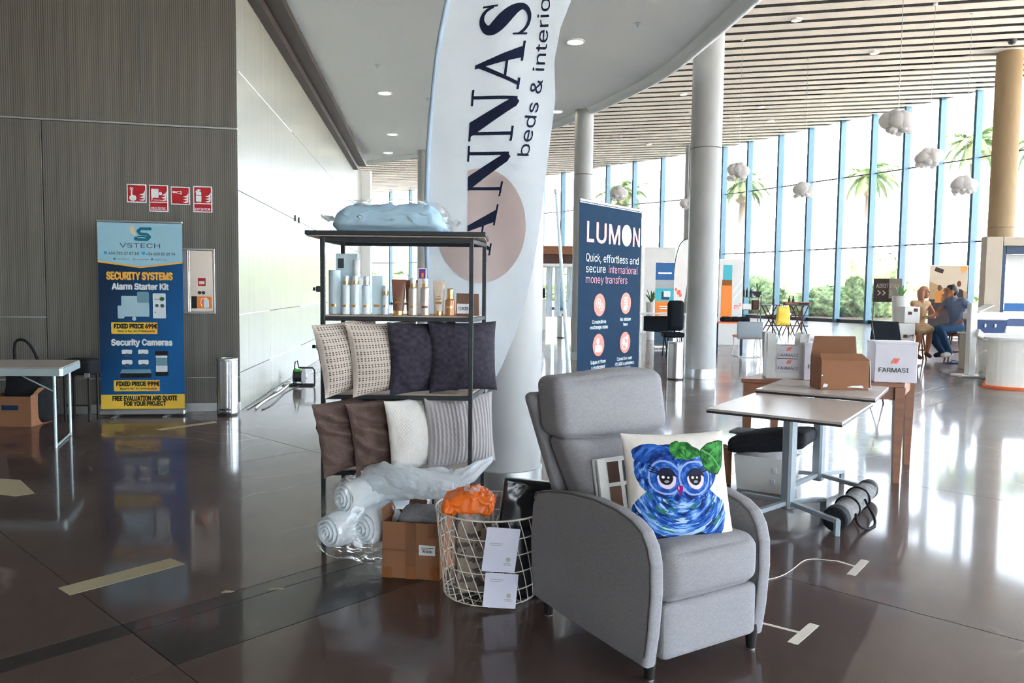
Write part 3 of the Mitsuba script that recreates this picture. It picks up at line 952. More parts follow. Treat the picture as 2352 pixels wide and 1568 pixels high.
def put_cushion(name, label, w, h, t, at, yaw_deg, lean_, roll, mat, wr=.006, seed=0, relief=None, n=46, uvs=False, pinch=.07):
    m, S = pillow(w, h, t, n, pinch, wr, seed)
    v = np.array(m.vertices)
    if relief is not None:
        v[:, 1] += S[:, 2] * relief(S[:, 0], S[:, 1]) * np.clip((1 - S[:, 0] ** 2) * (1 - S[:, 1] ** 2) * 6, 0, 1)
    c, s = math.cos(math.radians(roll)), math.sin(math.radians(roll))
    v[:, [0, 2]] = np.c_[c * v[:, 0] - s * v[:, 2], s * v[:, 0] + c * v[:, 2]]
    v[:, 1] += lean_ * v[:, 2]
    m.vertices = v - [0, 0, v[:, 2].min()]
    kw = {'uv': np.c_[(S[:, 0] + 1) / 2, (S[:, 1] + 1) / 2]} if uvs else {}
    solo(name, label, 'cushion', yaw(m, yaw_deg, at), mat, smooth=True, group='cushions on the display rack', **kw)


Z2, Z3 = .826, .436
put_cushion('rack_cushion', 'beige crochet cushion at the left end of the middle shelf', .40, .355, .13, (-.800, 3.885, Z2), 50, .16, 6, 'crochet', seed=1, uvs=True)
put_cushion('rack_cushion', 'beige crochet cushion beside the dark velvet cushions', .42, .36, .13, (-.635, 3.93, Z2), 42, .14, 2, 'crochet', seed=2, uvs=True)
put_cushion('rack_cushion', 'dark velvet cushion next to the crochet cushions', .40, .365, .12, (-.450, 3.98, Z2), 36, .08, 0, 'velvet_black', .007, seed=3)
put_cushion('rack_cushion', 'dark velvet cushion at the right end, behind the front post', .40, .365, .12, (-.250, 4.04, Z2), 32, .08, -1, 'velvet_black', .007, seed=4)
wr = lambda k: (lambda u, v: .020 * np.sin(14 * v + 5 * u + 3 * meshkit.fbm(np.c_[u * 2, v * 2, u * 0 + k], 3, k)) * np.clip(meshkit.fbm(np.c_[u * 3, v * 3, u * 0 + k], 2, k) * 1.9 - .4, 0, 1))
put_cushion('rack_cushion', 'brown creased cushion at the left end of the lower shelf', .42, .36, .14, (-.800, 3.90, Z3), 50, .15, 5, 'cloth_brown', .010, 5, wr(5), 70)
put_cushion('rack_cushion', 'brown creased cushion second from the left on the lower shelf', .42, .36, .14, (-.640, 3.93, Z3), 48, .14, 4, 'cloth_brown', .010, 6, wr(6), 70)
put_cushion('rack_cushion', 'white waffle knit cushion on the lower shelf', .40, .37, .12, (-.475, 3.95, Z3), 50, .12, 2, 'waffle_white', .004, 7, lambda u, v: .0016 * np.cos(u * 75) * np.cos(v * 75), 130)
put_cushion('rack_cushion', 'grey ribbed knit cushion at the right end of the lower shelf', .42, .37, .12, (-.262, 4.04, Z3), 36, .08, 1, 'rib_grey', .003, 8, lambda u, v: .0022 * np.cos(u * 58 + .35 * np.sin(v * 40)), 150)

# pale blue pillow sealed in plastic on the top board
matte('pillow_blue', (.36, .52, .63))
scene['film'] = {'type': 'thindielectric', 'int_ior': 1.35}
k = thing('wrapped_pillow', 'pale blue pillow wrapped in clear plastic on top of the rack', 'pillow')
m = soft(.53, .34, .14, .05, (.01, .01, .012), 44)
v = np.asarray(m.vertices)
v[:, 0] *= 1 - .10 * np.clip(v[:, 2] / .07, -1, 1)
v += ((np.abs(meshkit.fbm(v * 11, 4, 4) - .5)) * .09 - .02)[:, None] * np.array([.4, .5, 1]) * np.clip((v[:, 2] + .05) / .06, 0, 1)[:, None]
v[:, 2] = np.maximum(v[:, 2], -.068)
m.vertices = v + [-.625, 4.10, 1.640 + .070]
part(k, 'pillow', m, 'pillow_blue', smooth=True)
m = soft(.58, .37, .150, .045, (.0, .0, .016), 50)
v = np.asarray(m.vertices)
v[:, 0] *= 1 - .08 * np.clip(v[:, 2] / .07, -1, 1)
w_ = np.abs(meshkit.fbm(v * np.array([14, 14, 22]), 4, 8) - .5) * 1.6
v += (v / np.linalg.norm(v, axis=1, keepdims=True)) * (w_ * .028)[:, None]
v[:, 2] = np.maximum(v[:, 2], -.0735)
m.vertices = v + [-.625, 4.10, 1.640 + .075]
part(k, 'plastic_wrap', m, 'film', smooth=True)
for s in (-1, 1):
    m = grid(14, 8, lambda u, v: (-.625 + s * (.27 + .085 * u), 4.10 + (v - .5) * .26 * (1 - .3 * u) , 1.705 + .03 * (meshkit.fbm(np.stack([u * 4 + s * 5, v * 5, u * 0], -1), 3, 2) - .5) * 2 - .025 * u * s * .5))
    part(k, 'wrap_end', m, 'film_thick', smooth=True)
# ------------------------------------------------------------------ tall feather flag behind the rack
flag_y = 4.62
FLZ = [(-.06, 4.05), (-.20, 3.75), (-.31, 3.38), (-.383, 3.012), (-.431, 2.767), (-.46, 2.521), (-.482, 2.272), (-.493, 2.073), (-.497, 1.847), (-.493, 1.518), (-.479, 1.211), (-.464, .746), (-.455, .50)]
FRZ = [(.10, 4.06), (.30, 3.85), (.345, 3.45), (.322, 3.02), (.255, 2.846), (.225, 2.669), (.234, 2.449), (.209, 2.228), (.187, 2.03), (.155, 1.748), (.12, 1.499), (.072, 1.269), (.01, 1.075), (-.065, .894), (-.123, .787), (-.244, .619), (-.40, .50)]
fz = np.linspace(.50, 4.04, 120)
fl = CubicSpline([z for x, z in FLZ][::-1], [x for x, z in FLZ][::-1])
fr_ = np.array(FRZ)[np.argsort([z for x, z in FRZ], kind='stable')]
frx = lambda z: np.interp(z, fr_[:, 1], fr_[:, 0])


def flag_surface(x, z):
    """Depth of the cloth: a gentle billow with a few slack folds from the pole."""
    t = np.clip((x - fl(z)) / .7, 0, 1.2)
    return flag_y - .05 * np.sin(t * 2.4) + .016 * np.sin(x * 15 + z * 2.2) * t + .012 * np.sin(z * 5 + x * 4)


scene['flag_cloth'] = {'type': 'principledthin', 'base_color': rgb((.70, .76, .81)), 'roughness': .7, 'diff_trans': .75, 'spec_trans': 0.0, 'eta': 1.3}
scene['flag_pink'] = {'type': 'principledthin', 'base_color': rgb((.68, .58, .56)), 'roughness': .7, 'diff_trans': .75, 'spec_trans': 0.0, 'eta': 1.3}
matte('flag_ink', (.016, .022, .045))
fk = thing('feather_flag', 'tall white feather flag with dark serif lettering and a pink disc, behind the rack', 'flag')


def cloth(u, v):
    z = .50 + 3.54 * v
    a, b = fl(z), np.maximum(frx(z), fl(z) + .02)
    x = a + (b - a) * u
    return x, flag_surface(x, z), z


part(fk, 'cloth', grid(40, 160, cloth), 'flag_cloth', smooth=True)
matte('flag_sleeve_blue', (.40, .52, .64))
part(fk, 'pole', tube([(-.455, 4.62, .0), (-.467, 4.62, .52)], .011, 8), 'rack_black', smooth=True)
part(fk, 'sleeve', tube([(float(fl(z)) - .010, 4.62, z) for z in np.linspace(.5, 4.0, 40)] + [(.05, 4.62, 4.09)], .014, 8), 'flag_sleeve_blue', smooth=True, label='pale blue pole sleeve')
part(fk, 'ground_plate', cbox(-.62, -.30, 4.52, 4.72, 0, .012, .003), 'rack_black')


def drape(poly, off, mat, name, fine=.02):
    """Print a flat outline (x, z in metres) on the cloth: a fine mesh that follows it."""
    ms = []
    for g in getattr(poly, 'geoms', [poly]):
        if g.area < 1e-7:
            continue
        m = trimesh.creation.extrude_polygon(g, .0006, engine='earcut')
        v, f = trimesh.remesh.subdivide_to_size(m.vertices, m.faces, fine)
        ms.append(trimesh.Trimesh(np.c_[v[:, 0], flag_surface(v[:, 0], v[:, 1]) - off - v[:, 2], v[:, 1]], f, process=False))
    return part(fk, name, cat(ms), mat)


drape(disc(-.190, 1.724, .262, .33).intersection(sg.Polygon([(-.267, 1), (-.267, 3), (1, 3), (1, 1)]).union(sg.box(-.46, 1.2, -.26, 1.62))), .0025, 'flag_pink', 'printed_disc')


# serif capitals in a unit box: x along the line, y up to cap height 1
def bracket(x0, x1, y, up_, t=.05):
    """A thin slab serif."""
    return sg.box(x0, y, x1, y + t) if up_ else sg.box(x0, y - t, x1, y)


def poly_(*p):
    return sg.Polygon(p)


L_A = shapely.union_all([poly_((.075, 0), (.15, 0), (.50, .82), (.47, .99)), poly_((.42, 1.0), (.51, 1.0), (.96, 0), (.70, 0)), sg.box(.22, .31, .72, .365), bracket(0, .25, 0, True), bracket(.62, 1.05, 0, True)])
L_N = shapely.union_all([sg.box(.12, 0, .185, 1), sg.box(.83, 0, .895, 1), poly_((.06, 1), (.37, 1), (.895, .05), (.80, -.05), (.70, 0)), bracket(0, .30, 0, True), bracket(0, .24, 1, False), bracket(.70, 1.02, 1, False)])
ts = np.linspace(0, 1, 60)
sp = CubicSpline(np.linspace(0, 1, 9), np.array([(.72, .80), (.56, .965), (.33, .955), (.19, .78), (.40, .58), (.66, .38), (.74, .17), (.50, .025), (.14, .16)]))(ts)
sw = .03 + .12 * np.exp(-((ts - .5) / .22) ** 2)
L_S = shapely.union_all([shapely.union_all([sg.Point(*a).buffer(wa), sg.Point(*b).buffer(wb)]).convex_hull for a, b, wa, wb in zip(sp[:-1], sp[1:], sw[:-1], sw[1:])] +
                        [poly_((.70, .99), (.745, .99), (.78, .70), (.74, .70)), poly_((.12, .01), (.165, .01), (.14, .30), (.10, .30))])
BZ, BX = [1.0, 1.547, 1.737, 1.942, 2.228, 2.464, 2.763, 3.018, 3.5], [-.225, -.136, -.107, -.069, -.011, .017, .058, .107, .18]
CX = [-.36, -.327, -.308, -.279, -.264, -.248, -.213, -.183, -.12]


def on_line(poly, z0, z1, bx_, cx_, bz_):
    """Turn a letter to read upwards between the base line and the cap line."""
    def tr(x, y):
        x, y = np.asarray(x, float), np.asarray(y, float)
        z = z0 + (z1 - z0) * x
        b, c = np.interp(z, bz_, bx_), np.interp(z, bz_, cx_)
        return b + (c - b) * y, z
    return ops.transform(tr, poly.segmentize(.04))


for L, z0, z1 in ((L_A, 1.555, 1.835), (L_N, 1.895, 2.175), (L_N, 2.205, 2.49), (L_A, 2.50, 2.765), (L_S, 2.785, 3.03), ):
    q = on_line(L, z0, z1, BX, CX, BZ).buffer(0)
    q = q.difference(sg.box(-.6, 1.0, -.267, 2.02))
    drape(q, .004, 'flag_ink', 'letter', .03)
# thin sans line "beds & interior"
tm = meshkit.text_mesh('beds & interior', .062, .0006)
v = np.array(tm.vertices)
v[:, 0] *= .945 / (v[:, 0].max() - v[:, 0].min())
B2Z, B2X = [2.0, 2.109, 2.329, 2.528, 2.774, 3.018, 3.3], [.060, .079, .122, .157, .183, .195, .20]
z_ = 2.112 + v[:, 0]
x_ = np.interp(z_, B2Z, B2X) - v[:, 1] * 1.05
part(fk, 'letter', trimesh.Trimesh(np.c_[x_, flag_surface(x_, z_) - .004 - v[:, 2], z_], tm.faces, process=False), 'flag_ink')

# slender pale pole leaning beside the dark blue banner
pbr('pole_pale', (.60, .72, .75), .35)
k = thing('leaning_pole', 'slender pale pole leaning between the column and the dark blue banner', 'pole')
part(k, 'shaft', tube([(.525, 5.45, .0), (.40, 5.45, .80), (.292, 5.45, 2.03)], [.017, .016, .010], 10), 'pole_pale', smooth=True)
part(k, 'tip', cyl(.013, 2.02, 2.05, (.291, 5.45), 12), 'steel_soft', smooth=30)

# ------------------------------------------------------------------ roll-up banners
def rollup(k, o, r, w, h, mat, smooth_print=None):
    """Base cassette, feet, top rail and printed sheet; returns the sheet to print on."""
    r = np.asarray(r, float) / np.linalg.norm(r)
    n = np.cross(r, (0, 0, 1))
    fr2 = lambda m: frame(m, (*o, 0), r, n)
    part(k, 'base', fr2(cbox(-.01, w + .01, -.04, .055, .012, .075, .012)), 'steel_soft')
    for x in (w * .2, w * .8):
        part(k, 'foot', fr2(cbox(x - .02, x + .02, -.16, .16, 0, .012, .003)), 'steel_soft')
    part(k, 'top_rail', fr2(cbox(-.005, w + .005, -.012, .014, h - .025, h, .005)), 'steel_soft')
    part(k, 'rear_pole', fr2(tube([(w / 2, -.03, .05), (w / 2, -.03, h - .01)], .009, 8)), 'steel_soft', smooth=True)
    part(k, 'sheet', fr2(cbox(0, w, -.001, .001, .07, h - .02, .0003)), mat)
    return Sheet(np.array([*o, 0]) + n * .0012, r, step=.0011)


# light blue and navy banner by the dark wall
def vs_fn(p, n, uv):
    u = (p.x + 4.245) / .82
    return mikit.mix((.003, .024, .065), (.005, .11, .33), SS(.15, 1.15, u * .75 + (1.45 - p.z) * .42 + .06))


scene['print_vs'] = two({'type': 'principled', 'base_color': mikit.proc(vs_fn), 'roughness': .45, 'specular': .4})
for key, c in dict(print_sky=(.33, .57, .68), print_yellow=(.80, .52, .06), print_gold=(.85, .45, .07), print_white=(.72, .78, .80), print_pale=(.40, .58, .66), print_grey_blue=(.17, .33, .40), print_navy=(.006, .03, .075),
                   print_teal=(.01, .17, .24), print_slate=(.055, .10, .14), print_black=(.012, .012, .014), print_cyan=(.03, .42, .62), print_cream=(.70, .62, .42), print_orange2=(.85, .24, .03), print_red=(.42, .018, .022),
                   print_green=(.02, .12, .05)).items():
    pbr(key, c, .5, 0.0, .35)
k = thing('rollup_banner', 'blue roll-up banner for security systems standing against the dark wood wall', 'banner')
S = rollup(k, (-4.245, 8.05), (.855, .125, 0), .825, 2.02, 'print_vs')
W_, H_ = .825, 2.02
fy = lambda c: H_ - (c - 275) * 1.942 / 1135.0       # rows measured down the sheet
fx = lambda c: (c - 588) * W_ / 502.0
part(k, 'printed_panel', S.poly(poly_((0, fy(290)), (W_, fy(290)), (W_, fy(522)), (W_ / 2, fy(556)), (0, fy(522))), 1), 'print_sky')
part(k, 'printed_line', S.poly(poly_((0, fy(518)), (W_ / 2, fy(550)), (W_, fy(518)), (W_, fy(528)), (W_ / 2, fy(560)), (0, fy(528))), 2), 'print_gold')
part(k, 'printed_logo', S.poly(stroke([(fx(900), fy(324)), (fx(845), fy(324)), (fx(828), fy(338)), (fx(838), fy(354)), (fx(880), fy(357)), (fx(896), fy(372)), (fx(880), fy(389)), (fx(828), fy(389))], .030), 2), 'print_teal')
part(k, 'printed_logo', S.poly(stroke([(fx(826), fy(372)), (fx(850), fy(369)), (fx(880), fy(374))], .011), 3), 'print_navy')
part(k, 'printed_logo', S.poly(shapely.union_all([disc(fx(795), fy(330), .022, .050), disc(fx(805), fy(350), .015, .030)]), 2), 'print_cream')
part(k, 'printed_logo', S.poly(disc(fx(815), fy(384), .020), 3), 'print_teal')
part(k, 'lettering', [S.text('VSTECH', fx(718), fy(438), .046, fx(957) - fx(718), layer=2)], 'print_slate')
part(k, 'lettering', [S.text('+34 722 27 87 18', fx(652), fy(480), .027, fx(830) - fx(652), True), S.text('+34 600 02 29 94', fx(874), fy(481), .027, fx(1048) - fx(874), True),
                      S.text('vstech.es', fx(700), fy(511), .014, fx(772) - fx(700)), S.text('@vs.tech.es', fx(795), fy(511), .014, fx(888) - fx(795)), S.text('vstech.es', fx(920), fy(512), .014, fx(994) - fx(920))], 'print_slate')
part(k, 'printed_icon', [S.poly(disc(fx(634), fy(470), .018), 2), S.poly(disc(fx(858), fy(470), .018), 2)], 'print_cyan')
part(k, 'printed_icon', [S.poly(disc(fx(686), fy(506), .011), 2), S.poly(disc(fx(908), fy(506), .011), 2)], 'print_teal')
part(k, 'lettering', [S.text('SECURITY SYSTEMS', fx(637), fy(628), .072, fx(1028) - fx(637), True, heavy=.004)], 'print_gold')
part(k, 'lettering', [S.text('Alarm Starter Kit', fx(667), fy(688), .060, fx(1003) - fx(667), True, heavy=.003), S.text('Security Cameras', fx(657), fy(1025), .060, fx(1020) - fx(657), True, heavy=.003)], 'print_white')
part(k, 'printed_device', [S.rect(fx(720), fx(884), fy(852), fy(728), 2, .012), S.rect(fx(698), fx(738), fy(864), fy(786), 2, .014), S.poly(disc(fx(795), fy(864), .02, .022), 2), S.rect(fx(860), fx(886), fy(852), fy(775), 2, .004)], 'print_pale')
part(k, 'printed_device', [S.rect(fx(815), fx(886), fy(768), fy(702), 3, .016)], 'print_grey_blue')
part(k, 'printed_device', [S.rect(fx(908), fx(985), fy(862), fy(710), 2, .008)], 'print_white')
part(k, 'printed_mark', [S.poly(disc(fx(963), fy(744), .024, .022), 3)], 'print_green')
part(k, 'printed_mark', [S.poly(disc(fx(932), fy(784), .018), 3), S.poly(disc(fx(964), fy(785), .020), 3), S.rect(fx(917), fx(944), fy(748), fy(745), 3), S.poly(disc(fx(923), fy(824), .007), 3)], 'print_slate')
for y0, y1, xa, price, rent in ((957, 887, 658, 'FIXED PRICE 699€', 'Rent it for 24,99€/month'), (1305, 1237, 665, 'FIXED PRICE 999€', 'Rent it for 34,99€/month')):
    part(k, 'printed_button', [S.rect(fx(xa), fx(xa + 205), fy(y0), fy(y1), 2, .010)], 'print_yellow')
    part(k, 'printed_button', [S.rect(fx(xa + 198), fx(xa + 275), fy(y0), fy(y1), 2)], 'print_gold')
    part(k, 'lettering', [S.text(price, fx(xa + 17), fy(y1 + 35), .042, .42, True, layer=3, heavy=.0025), S.text(rent, fx(xa + 38), fy(y1 + 58), .018, .36, True, layer=3)], 'print_black')
for cx in (748, 845):
    for cy in (1067, 1130):
        part(k, 'printed_camera', [S.rect(fx(cx - 31), fx(cx + 31), fy(cy + 12), fy(cy - 15), 2, .012)], 'print_white')
        part(k, 'printed_lens', [S.poly(disc(fx(cx), fy(cy + 18), .026, .018), 3)], 'print_slate')
part(k, 'printed_recorder', [S.poly(poly_((fx(705), fy(1196)), (fx(893), fy(1196)), (fx(886), fy(1172)), (fx(714), fy(1172))), 2)], 'print_grey_blue')
part(k, 'printed_recorder', [S.rect(fx(707), fx(891), fy(1222), fy(1196), 2)], 'print_black')
part(k, 'printed_phone', [S.rect(fx(915), fx(993), fy(1212), fy(1060), 2, .008)], 'print_black')
part(k, 'printed_screen', [S.rect(fx(919), fx(989), fy(1187), fy(1150), 3), S.rect(fx(919), fx(989), fy(1102), fy(1088), 3)], 'print_white')
part(k, 'printed_screen', [S.rect(fx(919), fx(989), fy(1150), fy(1102), 3)], 'print_grey_blue')
part(k, 'printed_band', [S.rect(0, W_, .075, fy(1325), 2)], 'print_yellow')
part(k, 'lettering', [S.text('FREE EVALUATION AND QUOTE', fx(657), fy(1362), .046, fx(1043) - fx(657), True, layer=3, heavy=.002), S.text('FOR YOUR PROJECT', fx(726), fy(1394), .044, fx(975) - fx(726), True, layer=3, heavy=.002)], 'print_black')

# dark blue money transfer banner behind the armchair
pbr('print_deep', (.004, .026, .062), .75, 0.0, .12)
pbr('print_coral', (.80, .135, .095), .5)
pbr('print_pink', (.74, .27, .27), .5)
pbr('print_rose', (.52, .16, .25), .5)
k = thing('rollup_banner', 'dark blue roll-up banner about money transfers behind the armchair', 'banner')
LO = np.array([.493, 5.90])
LR = np.array([.594, .80])
LW = float(np.hypot(*LR))
S = rollup(k, LO, (*LR, 0), LW, 2.045, 'print_deep')
top = 2.045
U = lambda u: u * LW
part(k, 'top_clip', [S.rect(0, LW, top - .03, top - .002, 1)], 'strip_metal')
for ch_, u0, u1 in (('L', .105, .215), ('U', .245, .405), ('M', .44, .625), ('N', .845, .97)):
    m = meshkit.text_mesh(ch_, .150, .0008, True)
    vv = np.array(m.vertices)
    vv[:, 0] = (vv[:, 0] - vv[:, 0].min()) / np.ptp(vv[:, 0]) * (U(u1) - U(u0))
    part(k, 'letter', S.put(trimesh.Trimesh(vv, m.faces, process=False), 2, U(u0), top - .315), 'print_pink')
part(k, 'letter', S.poly(disc(U(.735), top - .235, .083, .088), 2), 'print_white', label='white egg-shaped O')
part(k, 'lettering', [S.text('Quick,', U(.10), top - .465, .060, U(.225)), S.text('effortless', U(.365), top - .465, .060, U(.395)), S.text('and', U(.80), top - .465, .060, U(.155)), S.text('secure', U(.10), top - .548, .060, U(.30))], 'print_white')
part(k, 'lettering', [S.text('international', U(.45), top - .548, .060, U(.49)), S.text('money transfers', U(.10), top - .630, .060, U(.66))], 'print_rose')
for u, vtop, lines in ((.315, .80, ('Competitive', 'exchange rates')), (.745, .79, ('No hidden', 'fees')), (.31, 1.115, ('Support from', 'a dedicated', 'currency specialist')), (.745, 1.115, ('Cared for over', '70,000 customers', 'since 2000'))):
    part(k, 'printed_icon', S.poly(disc(U(u), top - vtop, .088), 2), 'print_coral')
    for j, t_ in enumerate(lines):
        part(k, 'lettering', S.text(t_, U(u), top - vtop - .145 - .042 * j, .028, None, align='c'), 'print_white')
    c0 = (U(u), top - vtop)
    if lines[0] == 'Competitive':
        ic = [disc(c0[0] - .018, c0[1] + .015, .036).difference(disc(c0[0] - .018, c0[1] + .015, .029)), disc(c0[0] + .026, c0[1] - .018, .030).difference(disc(c0[0] + .026, c0[1] - .018, .023)), disc(c0[0] - .018, c0[1] + .015, .012), disc(c0[0] + .026, c0[1] - .018, .010)]
    elif lines[0] == 'No hidden':
        ic = [disc(c0[0], c0[1] + .045 - .024 * j, .032 + .004 * (j > 1), .009) for j in range(4)] + [disc(c0[0] - .012, c0[1] - .046, .03, .012)]
    elif lines[0] == 'Support from':
        ic = [disc(c0[0] - .012, c0[1] + .030, .024, .026), sg.box(c0[0] - .048, c0[1] - .050, c0[0] + .024, c0[1] - .006).buffer(.006), disc(c0[0] + .036, c0[1] - .03, .020, .022)]
    else:
        ic = [disc(c0[0] - .008, c0[1] - .008, .052).difference(disc(c0[0] - .008, c0[1] - .008, .043)), disc(c0[0] - .020, c0[1], .018, .026), disc(c0[0] + .020, c0[1] - .020, .014, .020), disc(c0[0] + .034, c0[1] + .040, .017)]
    part(k, 'printed_icon_figure', [S.poly(q, 3) for q in ic], 'print_white')

# ------------------------------------------------------------------ fire point on the dark wall
sh0 = lambda s, z: Sheet(KL + RL * s + np.array([0, 0, z]), RL)


def flames(x, y, s):
    return [sg.Polygon([(x + dx - s * .28, y + dy), (x + dx + s * .05, y + dy - s * .13), (x + dx + s * .30, y + dy - s * .02), (x + dx + s * .32, y + dy + s * .42), (x + dx + s * .14, y + dy + s * .12), (x + dx - s * .05, y + dy + s * .02)]) for dx, dy in ((0, 0), (.0, s * .30), (s * .02, s * .60))]


def fire_sign(s0, z1, w, h, caption, label, icon):
    k = thing('fire_sign', label, 'sign', 'fire signs on the dark wall')
    part(k, 'plate', frame(cbox(0, w, .001, .006, 0, h, .001), KL + RL * s0 + np.array([0, 0, z1 - h]), RL, NL), 'print_white')
    S = Sheet(KL + RL * s0 + NL * .0062 + np.array([0, 0, z1 - h]), RL)
    yb = h - w + .012
    part(k, 'printed_field', S.rect(.011, w - .011, yb, h - .011, 1), 'print_red')
    part(k, 'printed_icon', [S.poly(q, 2) for q in flames(w * .76, yb + w * .10, w * .50) + icon(w, yb)], 'print_white')
    if caption:
        part(k, 'printed_caption', S.rect(.011, w - .011, .011, h - w + .002, 1), 'print_red')
        part(k, 'lettering', S.text(caption, w / 2, .020, .026, w * .78, True, 'c', 2), 'print_white')


fire_sign(-1.104, 2.41, .192, .192, None, 'red sign with a hand under a button, leftmost of the row', lambda w, y: [sg.box(w * .17, y + w * .60, w * .34, y + w * .76).difference(sg.box(w * .20, y + w * .63, w * .31, y + w * .73)), disc(w * .255, y + w * .68, w * .03), stroke([(w * .25, y + w * .56), (w * .25, y + w * .3)], w * .07), disc(w * .31, y + w * .19, w * .18, w * .16)])
fire_sign(-.888, 2.41, .188, .279, 'BOCA DE INC.', 'red sign with a hose reel and caption, second from the left', lambda w, y: [sg.box(w * .12, y + w * .22, w * .50, y + w * .72), disc(w * .60, y + w * .46, w * .09), stroke([(w * .16, y + w * .24), (w * .15, y + w * .08)], w * .05), sg.box(w * .25, y + w * .08, w * .66, y + w * .11)])
fire_sign(-.675, 2.40, .190, .188, None, 'red sign with a horn, third from the left', lambda w, y: [sg.Polygon([(w * .10, y + w * .58), (w * .30, y + w * .58), (w * .58, y + w * .50), (w * .55, y + w * .72), (w * .30, y + w * .66), (w * .10, y + w * .70)]).difference(sg.Polygon([(w * .33, y + w * .60), (w * .53, y + w * .55), (w * .51, y + w * .67), (w * .33, y + w * .63)]))])
fire_sign(-.452, 2.413, .190, .275, 'EXTINTOR', 'red sign with an extinguisher and caption, rightmost of the row', lambda w, y: [sg.box(w * .16, y + w * .08, w * .42, y + w * .40).buffer(w * .01), sg.box(w * .16, y + w * .46, w * .42, y + w * .56).buffer(w * .01), disc(w * .29, y + w * .57, w * .13, w * .09), stroke([(w * .29, y + w * .66), (w * .27, y + w * .74), (w * .38, y + w * .72)], w * .06), stroke([(w * .26, y + w * .74), (w * .13, y + w * .60)], w * .05)])

pbr('cabinet_cream', (.86, .78, .68), .32, .55, .6)
k = thing('fire_cabinet', 'recessed metal fire cabinet with a cream door beside the blue banner', 'cabinet')
fw = lambda m: frame(m, KL, RL, NL)
part(k, 'frame', [fw(cbox(-.60, -.245, .0, .014, 1.735, 1.754, .002)), fw(cbox(-.60, -.245, .0, .014, 1.061, 1.078, .002)), fw(cbox(-.262, -.245, .0, .014, 1.07, 1.75, .002)), fw(cbox(-.60, -.585, .0, .014, 1.07, 1.75, .002))], 'steel_soft')
part(k, 'hinge_panel', fw(cbox(-.583, -.528, .0, .010, 1.08, 1.733, .002)), 'steel_soft')
part(k, 'edge_profile', [fw(cbox(-.524, -.512, .0, .016, 1.08, 1.733, .003)), fw(cbox(-.508, -.496, .0, .016, 1.08, 1.733, .003))], 'cabinet_cream')
d_ = part(k, 'door', fw(cbox(-.492, -.266, .0, .009, 1.082, 1.731, .002)), 'cabinet_cream')
for s in (-.40, -.36):
    part(d_, 'knob', fw(frame(lathe([(0, 0), (.016, 0), (.018, .012), (.010, .022), (0, .022)], 16), (s, .009, 1.285), (1, 0, 0), (0, 0, 1), (0, 1, 0))), 'rack_black', smooth=35)
S = Sheet(KL + NL * .0095, RL)
part(d_, 'sticker', S.rect(-.417, -.339, 1.355, 1.442, 1), 'print_red')
part(d_, 'sticker', S.rect(-.405, -.351, 1.375, 1.408, 2), 'print_white')
part(d_, 'sticker', S.rect(-.485, -.43, 1.117, 1.246, 1), 'print_black')
part(d_, 'sticker', S.rect(-.43, -.280, 1.117, 1.246, 1), 'print_orange2')
part(d_, 'printed_icon', [S.poly(q, 2) for q in (sg.box(-.355, 1.130, -.315, 1.205).buffer(.006), disc(-.335, 1.212, .014, .018), stroke([(-.345, 1.228), (-.385, 1.215), (-.392, 1.17), (-.378, 1.135)], .007))], 'print_white')

# ------------------------------------------------------------------ bins
def bin_(x, y, r, h, label):
    k = thing('waste_bin', label, 'bin')
    part(k, 'body', lathe([(r - .004, .018), (r, .03), (r, h - .03), (r - .002, h - .028)], 40, (x, y, 0)), 'steel', smooth=40)
    part(k, 'base', cyl(r - .002, 0, .022, (x, y), 40), 'leg_black', smooth=30)
    part(k, 'lid', lathe([(r - .002, h - .028), (r + .004, h - .022), (r + .004, h - .004), (r, h), (r * .55, h), (r * .5, h - .05), (0, h - .05)], 40, (x, y, 0)), 'steel_soft', smooth=40)
    return k


k = bin_(-3.0, 8.22, .105, .605, 'slim steel bin at the corner of the dark wall')
part(k, 'pedal', [tube([(-3.03, 8.09, .035), (-2.97, 8.06, .035), (-2.92, 8.09, .035)], .007, 8), tube([(-3.03, 8.09, .075), (-2.97, 8.06, .075), (-2.92, 8.09, .075)], .006, 8)], 'leg_black', smooth=True)
bin_(2.53, 12.05, .125, .585, 'steel bin standing left of the tall grey column')
bin_(1.40, 22.2, .13, .62, 'small far steel bin seen left of the slim column')

# ------------------------------------------------------------------ folding table at the left with things on and under it
pbr('table_alu', (.55, .68, .70), .35, .6)
matte('table_grey', (.40, .36, .31))
k = thing('folding_table', 'folding table with pale aluminium rim and thin legs at the left edge', 'table')
TF, TB = np.array([-3.72, 6.42]), np.array([-3.93, 7.05])
dt = np.array([-.98, -.06])
q = [TF, TB, TB + dt * 1.5, TF + dt * 1.5]
m = extrude(sg.Polygon(q).buffer(.02), .008)
m.apply_translation([0, 0, .668])
part(k, 'tabletop', m, 'table_grey')
ring = sg.Polygon(q).buffer(.026).difference(sg.Polygon(q).buffer(-.02))
m = extrude(ring, .06)
m.apply_translation([0, 0, .606])
part(k, 'rim', m, 'table_alu')
for (a, b) in ((TF + [-.06, .02], TB + [-.06, -.02]),):
    part(k, 'leg', tube([(*a, .61), (*a, .0)], .012, 10), 'table_alu', smooth=True)
    part(k, 'leg', tube([(*b, .61), (*b, .0)], .012, 10), 'table_alu', smooth=True)
    part(k, 'foot_bar', tube([(*a, .014), (*b, .014)], .011, 10), 'table_alu', smooth=True)
    part(k, 'brace', tube([(*(a + dt * .0), .47), (*(a + dt * .26), .60)], .006, 8), 'table_alu', smooth=True)
a, b = TF + dt * 1.4 + [0, .02], TB + dt * 1.4 - [0, .02]
part(k, 'leg', tube([(*a, .61), (*a, 0)], .012, 10), 'table_alu', smooth=True)
